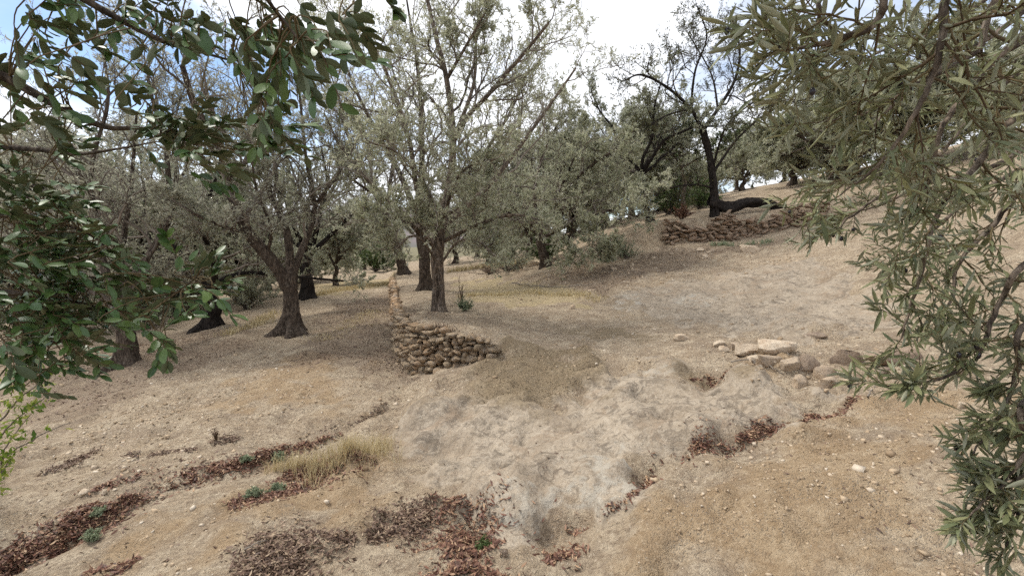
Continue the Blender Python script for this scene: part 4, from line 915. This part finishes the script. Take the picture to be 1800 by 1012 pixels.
def rubble(label, polys, n, s0, s1, r, name='rubble'):
    lo = np.min([p.min(0) for p in polys], 0); hi = np.max([p.max(0) for p in polys], 0); xx = r.uniform(lo[0], hi[0], n * 6); yy = r.uniform(lo[1], hi[1], n * 6)
    k = mask(polys, xx, yy, .6) * (.6 + .6 * fbm(xx * 1.3, yy * 1.3, oct=2, seed=17)) > r.uniform(0, 1, len(xx)); xx, yy = xx[k][:n], yy[k][:n]; n = len(xx)
    sz = s0 + (s1 - s0) * r.uniform(0, 1, n) ** 3; az = r.uniform(0, 6.28, n); V = tq[r.integers(0, 10, n)] * (sz[:, None] * r.uniform(.6, 1.2, (n, 3)))[:, None, :] * np.array([1, 1, .65]); ca, sa = np.cos(az)[:, None], np.sin(az)[:, None]
    V = np.stack([V[..., 0] * ca - V[..., 1] * sa, V[..., 0] * sa + V[..., 1] * ca, V[..., 2]], -1) + drape(xx, yy)[:, None, :]
    a = Acc(); a.add(V, (np.arange(n)[:, None, None] * nv + tf[None]).reshape(-1, 4), np.repeat(r.uniform(0, 1, n), nv)); tag(obj(name, a.mesh(name, M['gravel'])), label, 'rubble', None, 'stuff')
rubble('stony rubble strewn over the dark bank below the upper wall', [region(q) for q in ([(900, 490), (1000, 460), (1160, 440), (1400, 425), (1420, 450), (1150, 500), (1050, 520)],)], 1500, .012, .05, r)
rubble('pale stone chips on the bare shoulder at the left', [region(q) for q in ([(60, 800), (200, 730), (420, 640), (470, 660), (330, 760), (350, 830), (120, 850)],)], 1500, .006, .03, r)
rubble('small stones scattered on the middle terrace', [region(q) for q in ([(760, 590), (900, 550), (1050, 540), (1200, 600), (1100, 640), (900, 605)],)], 900, .005, .022, r)
rubble('small stones scattered round the rock row', [region(q) for q in ([(1180, 600), (1420, 590), (1640, 620), (1640, 690), (1380, 700), (1280, 660)],)], 900, .006, .035, r)
# dry grass
def grass(name, label, xx, yy, hgt, r, mat, wd=.0025, lean=.35, kind='stuff', cat='grass', group=None):
    n = len(xx); B = drape(xx, yy); a = r.uniform(0, 6.28, n); ln = hgt * r.uniform(.45, 1.2, n)
    d = np.stack([np.cos(a), np.sin(a), 0 * a], 1) * (np.abs(r.normal(size=n)) * lean)[:, None] + (0, 0, 1)
    d = unit(d); s = np.stack([-np.sin(a), np.cos(a), 0 * a], 1) * wd
    m = B + d * ln[:, None] * .55; T = B + d * ln[:, None] + np.stack([np.cos(a), np.sin(a), -.4 + 0 * a], 1) * (ln * .22)[:, None]
    V = np.stack([B - s, B + s, m + s * .8, m - s * .8, T + s * .25, T - s * .25], 1); k = np.arange(n)[:, None] * 6
    A = Acc(); A.add(V, np.concatenate([k + [[0, 1, 2, 3]], k + [[3, 2, 4, 5]]]), np.repeat(r.uniform(0, 1, n), 6))
    return tag(obj(name, A.mesh(name, mat)), label, cat, group, kind)
DG = 'dry grass tufts'
xx, yy, _ = band([(470, 830), (520, 822), (570, 820), (620, 805), (670, 780)], (26, 50, 85, 75, 40), 1700, r)
grass('dry_grass', 'straw-coloured grass tuft standing in the red leaves at the left', xx, yy, .14, r, M['drygrass'], .0017, .4, group=DG)
xx, yy, _ = band([(560, 520), (620, 506), (690, 492)], (26, 26, 20), 2200, r)
grass('dry_grass', 'sunlit straw at the far end of the lower terrace', xx, yy, .16, r, M['drygrass'], .008, .5, group=DG)
xx, yy, _ = band([(820, 520), (900, 518), (1000, 520), (1060, 530)], (36, 44, 40, 20), 2600, r)
grass('dry_grass', 'thin dry grass across the back of the middle terrace', xx, yy, .09, r, M['drygrass'], .004, .6, group=DG)
xx, yy, _ = band([(790, 478), (860, 470), (930, 466)], (20, 24, 16), 1500, r)
grass('dry_grass', 'straw bank behind the hollow trunk', xx, yy, .22, r, M['drygrass'], .010, .6, group=DG)
xx, yy, _ = band([(400, 590), (460, 565), (480, 550)], (30, 40, 30), 900, r)
grass('dry_grass', 'pale grass left of the big forked trunk', xx, yy, .14, r, M['drygrass'], .005, .5, group=DG)
xx, yy, _ = band([(560, 600), (620, 570), (660, 545)], (60, 70, 40), 1500, r)
grass('dry_grass', 'sparse dry grass on the lower terrace path', xx, yy, .05, r, M['drygrass'], .004, .8, group=DG)
xx, yy, _ = band([(740, 590), (800, 598), (860, 608)], (16, 18, 10), 700, r)
grass('dry_grass', 'dry brown grass hanging over the near end of the stone wall', xx, yy, .09, r, M['litter_grey'], .004, .9, group=DG)
xx, yy, _ = band([(1250, 430), (1300, 432), (1360, 425)], (14, 16, 12), 700, r)
grass('green_grass', 'dull green grass at the foot of the upper wall', xx, yy, .12, r, M['weed'], .006, .7, group=DG)
mo = MOSS[0]; lo, hi = mo.min(0), mo.max(0); xx = r.uniform(lo[0], hi[0], 4000); yy = r.uniform(lo[1], hi[1], 4000); k = mask([mo], xx, yy, .2) > .5
b = NB('moss_blades'); M['mossblade'] = b.finish(b.mix(b.attr('tint'), (.15, .11, .065), (.32, .25, .16)), .95, None, .1)
grass('brown_moss', 'short brown moss carpet on the mound above the grey rock', xx[k], yy[k], .018, r, M['mossblade'], .003, 1.2)
# small living plants among the leaves
PG = 'little plants in the leaf drifts'
def low_plant(label, px, py, hgt, seed, wid=.8, mat='weed', nl=12, n=14, leaf=(.022, .008), group=PG, name='low_plant'):
    g = at_ground(px, py); return shrub(name, label, 0, 0, hgt * (.75 if hgt < .1 else 1), hgt * wid * (1.3 if hgt < .1 else 1), M[mat], seed, n, nl, leaf, 'plant', group, 'twig_green', (g[0], g[1]))
low_plant('little blue-green plant at the left of the pair in the small red leaf patch', 445, 872, .06, 31)
low_plant('blue-green plant at the right of the pair in the small red leaf patch', 488, 862, .065, 32)
low_plant('small green plant on the long red leaf band, left of the grass tuft', 432, 812, .06, 33)
low_plant('green sprig on the long red leaf band right beside the grass tuft', 492, 806, .07, 34)
low_plant('dark little plant in the deep drift in the lower left corner', 158, 948, .07, 35)
low_plant('tiny pale green plant in the left leaf drift near the pale rocks', 172, 905, .05, 36)
low_plant('small grassy green plant in the rust-red drift at the bottom', 850, 968, .07, 37, 1.0, 'green')
low_plant('grey-green weed at the foot of the hollow trunk', 818, 546, .22, 38, .8, 'weed', 14, 18, (.04, .012))
low_plant('leafless tall weed stalk beside the hollow trunk', 812, 540, .62, 39, .15, 'litter_grey', 2, 5, (.03, .008), name='weed_stalk')
low_plant('thin weed standing in the bare soil left of the grass tuft', 380, 775, .14, 40, .35, 'litter_grey', 3, 5, (.03, .006), name='weed_stalk')
# fallen sticks
def stick(label, pts, rad, seed, mat='twig'):
    g = [at_ground(*p) for p in pts]; rr = np.random.default_rng(seed); P = np.array(g); P[:, 2] += rad * 1.2 + np.abs(rr.normal(size=len(P))) * .008
    base = P[0].copy(); q = resample(P, 14); q[1:-1] += rr.normal(size=(12, 3)) * rad * .6
    V, Fq = tubes(q[None], np.linspace(rad, rad * .5, 14)[None], 6); A = Acc(); A.add(V, Fq, .8); 
    s1, r1, l1 = spawn(q[None], np.linspace(rad, rad * .5, 14)[None], np.array([np.linalg.norm(q[-1] - q[0])]), 3, .3, .25, (30, 60), 0.05, .5, 4, .2, rr, rmin=.0015)
    V, Fq = tubes(s1, r1, 4); A.add(V, Fq, .6)
    return tag(obj('fallen_stick', A.mesh('fallen_stick', M[mat], True, base), None, base), label, 'stick', 'fallen sticks')
stick('thin bent stick lying in front of the pale rocks', [(1285, 638), (1320, 634), (1345, 648)], .008, 1)
stick('short grey stick beneath the orange-tan sloping rock', [(1325, 640), (1350, 645), (1375, 658)], .009, 2)
stick('thin stick on the bare soil left of the grey leaf heap', [(430, 972), (450, 962), (466, 952)], .004, 3)
stick('long fallen stick on the terrace in front of the bank', [(900, 498), (960, 505), (1040, 502)], .014, 4)
stick('stick leaning on the slope at the right of the rock row', [(1525, 700), (1532, 688), (1538, 680)], .006, 5)

# ------------------------------------------------------------------ near leaves (real blades with a top and an underside)
def blade(stations, halfw, bend, fold, thick=.0005):
    t = np.linspace(0, 1, stations); hw = halfw(t); z0 = -bend * t**2
    top = np.stack([np.stack([-hw, t, z0 + fold * hw], 1), np.stack([0 * t, t, z0], 1), np.stack([hw, t, z0 + fold * hw], 1)], 1).reshape(-1, 3)
    und = top - np.array([0, 0, thick * 20]); n = len(top); F1 = []
    for i in range(stations - 1):
        for j in range(2):
            a = i * 3 + j; F1.append((a, a + 1, a + 4, a + 3))
    F1 = np.array(F1); F2 = F1[:, ::-1] + n
    return np.vstack([top, und]), np.vstack([F1, F2]), np.concatenate([np.zeros(len(F1), int), np.ones(len(F2), int)])
carob_w = lambda t: 0.235 * np.sin(np.pi * np.clip(t * .93 + .03, 0, 1)) ** .62 * (0.85 + .25 * t)
olive_w = lambda t: 0.095 * np.sin(np.pi * np.clip(t * .96 + .03, 0, 1)) ** .8
CB = [blade(6, carob_w, bd, fo) for bd, fo in ((.05, .15), (.18, .30), (.10, .55), (-.10, .3), (.3, .1), (.0, .8))]
OB = [blade(6, olive_w, bd, fo) for bd, fo in ((.05, .3), (.18, .5), (.10, .8), (-.10, .4), (.3, .3), (-.2, .6))]
CBL = [blade(4, carob_w, bd, fo) for bd, fo in ((.05, .15), (.18, .30), (.10, .55), (-.10, .3), (.3, .1), (.0, .8))]
OBL = [blade(4, olive_w, bd, fo) for bd, fo in ((.05, .3), (.18, .5), (.10, .8), (-.10, .4), (.3, .3), (-.2, .6))]
def frames(D, Nn):
    D = unit(D); S = unit(np.cross(D, Nn)); U = np.cross(S, D); return np.stack([S, D, U], -1)       # columns: x side, y along, z up
def leaves_out(tree, base, pos, D, Nn, Ln, kinds, low, kind_key, r, tint, n_obj=300):
    """the leaves that show largest become objects of their own, the others one mass"""
    R = frames(D, Nn); c = np.array([0, 0, CAM_Z]); v = pos - c; dep = v[:, 1] * math.cos(PITCH) - v[:, 2] * math.sin(PITCH)
    mid = pos + D * Ln[:, None] * .5; mv = mid - c; px = 900 + FPX * mv[:, 0] / np.maximum(dep, .1); py = 430 - FPX * mv[:, 2] / np.maximum(dep, .1)
    vis = (px > 5) & (px < 1795) & (py > 5) & (py < 1005) & (dep > .2)
    score = np.where(vis, Ln / np.maximum(dep, .2), -1); order = np.argsort(-score); big = set(order[:n_obj].tolist())
    me = [mesh_of('leaf', V, Fq, [M[kind_key + '_top'], M[kind_key + '_under']], True, None, mi) for V, Fq, mi in kinds]
    pick = r.integers(0, len(kinds), len(pos)); rest = np.array([i for i in range(len(pos)) if i not in big])
    for i in order[:n_obj]:
        o = obj('leaf', me[pick[i]], tree); m = Matrix([[*(R[i][a] * Ln[i]), (pos[i] - base)[a]] for a in range(3)] + [[0, 0, 0, 1]]); o.matrix_basis = m
    Vs, Fs, Ts, Is, n0 = [], [], [], [], 0
    for k, (V, Fq, mi) in enumerate(low):
        s = rest[pick[rest] == k]
        if not len(s): continue
        W = np.einsum('nab,vb->nva', R[s] * Ln[s][:, None, None], V) + (pos[s] - base)[:, None, :]; nv = len(V)
        Vs.append(W.reshape(-1, 3)); Fs.append((np.arange(len(s))[:, None, None] * nv + Fq[None]).reshape(-1, 4) + n0); n0 += len(s) * nv
        Ts.append(np.repeat(tint[s], nv)); Is.append(np.tile(mi, len(s)))
    me2 = mesh_of('foliage', np.vstack(Vs), np.vstack(Fs), [M[kind_key + '_top_mass'], M[kind_key + '_under_mass']], True, {'tint': np.concatenate(Ts)}, np.concatenate(Is))
    obj('foliage', me2, tree)['kind'] = 'stuff'

# --- the carob whose boughs hang in from the left
r = np.random.default_rng(404)
cb = np.array([-3.1, 0.9, gz(-3.1, 0.9)])
carob = thing('carob_tree', 'carob tree with dark glossy oval leaves hanging in from the left', 'tree', cb)
V, Fq = trunk_tube(np.array([cb - (0, 0, .15), cb + (.1, 0, .7), cb + (.25, .1, 1.5), cb + (.5, .25, 2.2)]), np.array([.24, .19, .16, .11]), 20, 34, 8, .6)
obj('trunk', mesh_of('trunk', V - cb, Fq, M['bark'], True), carob)
J1, J2, J3 = cb + (.25, .1, 1.45), cb + (.5, .25, 2.15), cb + (.14, .02, .95)
def mixd(*pts): return np.array([at(p[0], p[1], p[2]) for p in pts])
BOUGHS = [
    (np.vstack([J1, mixd((-260, 20, 1.5), (-20, 122, 1.45), (90, 180, 1.45), (180, 222, 1.5), (250, 226, 1.55), (335, 236, 1.6))]), .026, .005),
    (np.vstack([J2, mixd((-100, -220, 1.3), (60, -60, 1.35), (150, 0, 1.4), (275, 68, 1.45), (340, 88, 1.5), (410, 108, 1.55))]), .024, .004),
    (np.vstack([J1, mixd((-240, 240, 1.7), (-10, 258, 1.65), (70, 264, 1.65), (135, 271, 1.65), (205, 262, 1.7), (270, 250, 1.7))]), .018, .003),
    (np.vstack([J3, mixd((-260, 470, 1.7), (-10, 512, 1.6), (75, 515, 1.6), (160, 540, 1.6), (240, 545, 1.6), (300, 520, 1.6), (345, 488, 1.6))]), .022, .003),
    (np.vstack([J1, mixd((-260, 330, 1.8), (-10, 375, 1.7), (60, 385, 1.65), (130, 400, 1.6), (190, 430, 1.6))]), .018, .003),
    (np.vstack([J3, mixd((-240, 600, 1.9), (-10, 610, 1.75), (70, 600, 1.7), (150, 605, 1.65))]), .016, .003),
    (np.vstack([J2, mixd((60, -260, 1.0), (300, -120, 1.0), (440, -30, 1.0), (485, 20, 1.1), (525, 70, 1.1))]), .016, .003),
    (np.vstack([J2, mixd((120, -300, .95), (380, -140, 1.1), (520, -50, 1.1), (620, -15, 1.1), (690, 0, 1.1))]), .014, .003),
]
bp = []
for pts, ra, rb in BOUGHS:
    V, Fq = trunk_tube(pts, np.linspace(ra * .7, rb * .7, len(pts)), 9, 60, int(r.integers(999)), 0, .05); obj('bough', mesh_of('bough', V - cb, Fq, M['bark'], True), carob)
    bp.append(resample(pts, 60)[22:])
bp = np.vstack(bp)
CL = [(50, 60, 70, 60, 12, 1.45, (.5, -.3)), (170, 22, 80, 30, 9, 1.5, (.6, -.2)), (320, 35, 80, 40, 14, 1.45, (.6, -.5)), (430, 55, 50, 50, 14, 1.3, (.4, -.7)), (505, 45, 45, 45, 11, 1.15, (.5, -.7)), (575, 25, 40, 25, 6, 1.1, (.8, -.4)), (690, 8, 30, 14, 1, 1.1, (.5, -.6)),
      (560, 95, 20, 20, 2, 1.1, (.6, -.6)), (130, 140, 70, 45, 9, 1.35, (.9, -.25)), (60, 220, 60, 40, 8, 1.5, (.8, .1)), (320, 225, 70, 35, 18, 1.55, (.7, -.1)), (430, 240, 75, 45, 18, 1.55, (.8, .1)), (350, 285, 90, 28, 10, 1.5, (.9, -.2)), (470, 170, 45, 50, 8, 1.4, (.4, -.8)), (240, 190, 50, 30, 4, 1.5, (.6, -.4)),
      (40, 300, 60, 50, 10, 1.6, (.7, -.2)), (50, 380, 75, 50, 36, 1.55, (.8, .1)), (95, 440, 80, 45, 34, 1.6, (.8, 0)), (70, 520, 95, 55, 42, 1.6, (.8, -.1)), (150, 530, 60, 50, 20, 1.55, (.8, -.2)), (60, 600, 80, 45, 28, 1.65, (.7, -.3)), (110, 590, 50, 40, 8, 1.6, (.7, -.3)),
      (270, 530, 60, 35, 18, 1.6, (.8, .2)), (330, 470, 25, 40, 6, 1.6, (.3, .9)), (375, 495, 25, 20, 6, 1.6, (.9, .3)), (290, 580, 25, 22, 4, 1.55, (.4, -.8)), (-60, 450, 60, 200, 30, 1.6, (.7, 0)), (20, 470, 40, 40, 6, 1.45, (.8, -.2))]
tw = Acc(); pos, D, Nn, Ln = [], [], [], []
for px, py, rx, ry, n, Yc, bias in CL:
    for _ in range(n):
        q = at(px + r.normal() * rx * .62, py + r.normal() * ry * .62, Yc + r.normal() * .10)
        j = np.argmin(((bp - q)**2).sum(1)); s0 = bp[j]
        d = unit(np.array([bias[0], r.normal() * .5, bias[1]]) + r.normal(size=3) * .45)
        mid = (s0 + q) / 2 + (q - s0) * .0 + np.array([0, 0, .03]) * np.linalg.norm(q - s0) + r.normal(size=3) * .012
        LR = r.uniform(.07, .13); e = q + d * LR + np.array([0, 0, -.02])
        path = resample(np.array([s0, mid, q, (q + e) / 2 + (0, 0, .006), e]), 10)
        V, Fq = tubes(path[None], np.linspace(.0022, .0009, 10)[None], 5); tw.add(V, Fq, r.uniform(.2, 1))
        npair = r.integers(3, 6); up = unit(np.array([0, 0, 1.0]) + r.normal(size=3) * .45); side = unit(np.cross(d, up))
        for k in range(npair):
            t = (k + .6) / npair; p = q + (e - q) * t
            for sg in (-1, 1):
                if r.uniform() < .08: continue
                ld = unit(d * r.uniform(.6, 1.1) + sg * side * r.uniform(.35, .8) + np.array([.15, 0, -.12]) + r.normal(size=3) * .2)
                pos.append(p); D.append(ld); Nn.append(unit(up + r.normal(size=3) * .35)); Ln.append(r.uniform(.032, .056))
obj('twigs', tw.mesh('twigs', M['twig_green'], True, cb), carob)['kind'] = 'stuff'
pos, D, Nn, Ln = (np.array(v) for v in (pos, D, Nn, Ln))
leaves_out(carob, cb, pos, D, Nn, Ln, CB, CBL, 'carob', r, r.uniform(0, 1, len(pos)))

# young yellow-green shoots low at the left edge
g0 = at_ground(-20, 800)
sh = thing('leafy_shoot', 'spray of yellow-green young leaves low at the left edge', 'shrub', g0)
tw = Acc(); P_, D_, N_, L_ = [], [], [], []
for (a_, c_, n) in (((-30, 760), (110, 645), 26), ((-40, 800), (95, 690), 26), ((-30, 860), (60, 720), 22), ((-40, 900), (30, 800), 20), ((-20, 700), (70, 640), 20), ((-30, 830), (120, 745), 5)):
    q = np.array([g0, at(a_[0] - 40, a_[1] + 20, 2.4), at(a_[0] + 30, a_[1] - 20, 2.3), at((a_[0] + c_[0]) / 2, (a_[1] + c_[1]) / 2 - 5, 2.2), at(*c_, 2.2)]); q = resample(q, 24); q[1:] += np.cumsum(r.normal(size=(23, 3)) * .003, 0)
    V, Fq = tubes(q[None], np.linspace(.008, .0015, 24)[None], 6); tw.add(V, Fq, .4)
    for k in range(n * 3):
        t = r.uniform(.45, 1) ** .7; i = int(t * 22.9); P_.append(q[i] + r.normal(size=3) * .02); D_.append(unit(r.normal(size=3) + (0.3, 0, .5))); N_.append(unit(r.normal(size=3) + (0, 0, .8))); L_.append(r.uniform(.02, .048))
V, Fq = diamonds(np.array(P_), np.array(D_), np.array(N_), np.array(L_), np.array(L_) * .42); A = Acc(); A.add(V, Fq, np.repeat(r.uniform(0, 1, len(P_)), 4))
obj('stems', tw.mesh('stems', M['twig'], True, g0), sh)['kind'] = 'stuff'; obj('foliage', A.mesh('foliage', M['shoot'], False, g0), sh)['kind'] = 'stuff'

# --- the olive whose sprays hang in from the right
r = np.random.default_rng(505)
ob = np.array([4.4, 2.4, gz(4.4, 2.4)])
ol = thing('olive_tree', 'near olive tree with long narrow leaves hanging in from the right', 'tree', ob, OG)
V, Fq = trunk_tube(np.array([ob - (0, 0, .15), ob + (-.1, 0, .7), ob + (-.2, -.1, 1.5), ob + (-.5, -.2, 2.3)]), np.array([.26, .2, .17, .12]), 20, 34, 18, .6)
obj('trunk', mesh_of('trunk', V - ob, Fq, M['bark'], True), ol)
Q1, Q2, Q3 = ob + (-.2, -.1, 1.5), ob + (-.5, -.2, 2.3), ob + (-.1, 0, .9)
SP = [
    (Q2, [(1990, -120, 1.8), (1815, 55, 1.35), (1745, 110, 1.3), (1690, 180, 1.25), (1640, 262, 1.2), (1625, 340, 1.2), (1590, 410, 1.2)], .014),
    (Q2, [(1900, -260, 1.5), (1690, -40, 1.15), (1660, 60, 1.1), (1640, 140, 1.1), (1600, 225, 1.1), (1545, 295, 1.12), (1490, 340, 1.15)], .012),
    (Q2, [(1850, -300, 1.4), (1600, -60, 1.05), (1540, 55, 1.0), (1470, 85, 1.0), (1400, 100, 1.0), (1345, 95, 1.0)], .011),
    (Q1, [(2000, 60, 1.9), (1815, 180, 1.4), (1720, 292, 1.35), (1655, 380, 1.3), (1630, 470, 1.3), (1610, 540, 1.3), (1595, 590, 1.3)], .013),
    (Q1, [(2000, 250, 1.9), (1815, 330, 1.45), (1745, 405, 1.4), (1690, 470, 1.4), (1665, 540, 1.4), (1610, 590, 1.4)], .011),
    (Q1, [(2000, 380, 1.8), (1815, 450, 1.2), (1750, 530, 1.2), (1720, 610, 1.15), (1650, 655, 1.15), (1560, 664, 1.15)], .010),
    (Q3, [(2000, 560, 1.7), (1815, 560, 1.15), (1785, 645, 1.1), (1750, 720, 1.1), (1690, 790, 1.1)], .010),
    (Q3, [(2000, 700, 1.7), (1815, 700, 1.1), (1790, 790, 1.05), (1750, 850, 1.05), (1700, 905, 1.05)], .010),
    (Q3, [(2000, 850, 1.6), (1815, 830, 1.1), (1800, 890, 1.05), (1770, 960, 1.05)], .009),
    (Q2, [(1950, -250, 1.6), (1760, -30, 1.3), (1715, 80, 1.25), (1620, 135, 1.2), (1520, 190, 1.2), (1425, 212, 1.2)], .012),
    (Q1, [(2000, 120, 1.9), (1815, 255, 1.6), (1700, 312, 1.55), (1580, 335, 1.5), (1500, 380, 1.5), (1455, 410, 1.5)], .012),
    (Q2, [(1700, -320, 1.3), (1480, -60, 1.1), (1440, 40, 1.1), (1390, 95, 1.1)], .009),
    (Q2, [(2000, -160, 2.2), (1800, 20, 1.9), (1700, 90, 1.85), (1600, 150, 1.8), (1500, 250, 1.8), (1440, 330, 1.8)], .014),
    (Q1, [(2000, 20, 2.2), (1810, 120, 2.0), (1720, 200, 1.95), (1640, 290, 1.9), (1570, 360, 1.9), (1500, 380, 1.9)], .014),
    (Q1, [(2000, 200, 2.3), (1810, 290, 2.0), (1700, 350, 1.95), (1610, 430, 1.9), (1560, 450, 1.9)], .013),
    (Q2, [(2000, -220, 2.4), (1760, -20, 2.2), (1640, 60, 2.15), (1530, 100, 2.1), (1440, 170, 2.1)], .013),
]
tw = Acc(); Ps, Rs = [], []
for root, pts, ra in SP:
    p = np.vstack([root, mixd(*pts)]); q = resample(np.column_stack([p, np.linspace(ra * 1.0, .0020, len(p))]), 40); q[4:, :3] += np.cumsum(r.normal(size=(36, 3)) * .002, 0)
    V, Fq = tubes(q[None, :, :3], q[None, :, 3], 7); obj('bough', mesh_of('bough', V - ob, Fq, M['bark_grey'], True), ol)
    Ps.append(q[10:, :3]); Rs.append(q[10:, 3])
P0, R0 = np.array(Ps), np.array(Rs); L0 = np.full(len(P0), .52); L0[[6, 7, 8]] = .27; L0[[3, 4, 5, 10]] = .33
P1, R1, L1 = spawn(P0, R0, L0, 15, .02, .40, (25, 75), .02, .5, 7, .14, r, rmin=.0013)
P2, R2, L2 = spawn(P1, R1, L1, 3, .2, .6, (25, 65), .04, .7, 5, .12, r, tip=False, rmin=.0011)
for A_, B_ in ((P1, R1), (P2, R2)):
    V, Fq = tubes(A_, B_, 4); tw.add(V, Fq, np.repeat(r.uniform(0, 1, len(A_)), A_.shape[1] * 4))
obj('twigs', tw.mesh('twigs', M['twig_green'], True, ob), ol)['kind'] = 'stuff'
pos, D, Nn, Ln = [], [], [], []; fruit = []
for A_, n in ((P1, 7), (P2, 4)):
    N, K, _ = A_.shape
    for k in range(n):
        t = (k + .7) / n; f = min(t * (K - 1), K - 1.001); i = int(f); f -= i; p = A_[:, i] * (1 - f) + A_[:, i + 1] * f; tan = unit(A_[:, i + 1] - A_[:, i])
        rnd = r.normal(size=p.shape); side = unit(rnd - (rnd * tan).sum(-1, keepdims=True) * tan)
        for sg in (-1, 1):
            keep = r.uniform(0, 1, N) > .18
            ld = unit(tan * .8 + sg * side * .75 + r.normal(size=p.shape) * .28 + (-.1, 0, .02))
            pos.append(p[keep]); D.append(ld[keep]); Nn.append(unit(r.normal(size=p.shape) * .6 + (0, 0, .8))[keep]); Ln.append(np.clip(r.normal(.041, .011, keep.sum()), .018, .068))
        fr = r.uniform(0, 1, N) < .008
        if fr.any(): fruit.append(p[fr] - (0, 0, .012))
pos, D, Nn, Ln = (np.concatenate(v) for v in (pos, D, Nn, Ln))
leaves_out(ol, ob, pos, D, Nn, Ln, OB, OBL, 'nolive', r, r.uniform(0, 1, len(pos)))
V, Fq = stone_template(5, 3, 0.05); V = unit(V) * np.array([.0055, .0055, .008]); fm = mesh_of('olive_fruit', V, Fq, M['fruit'], True)
for p in np.vstack(fruit): obj('olive_fruit', fm, ol, tuple(p - ob))
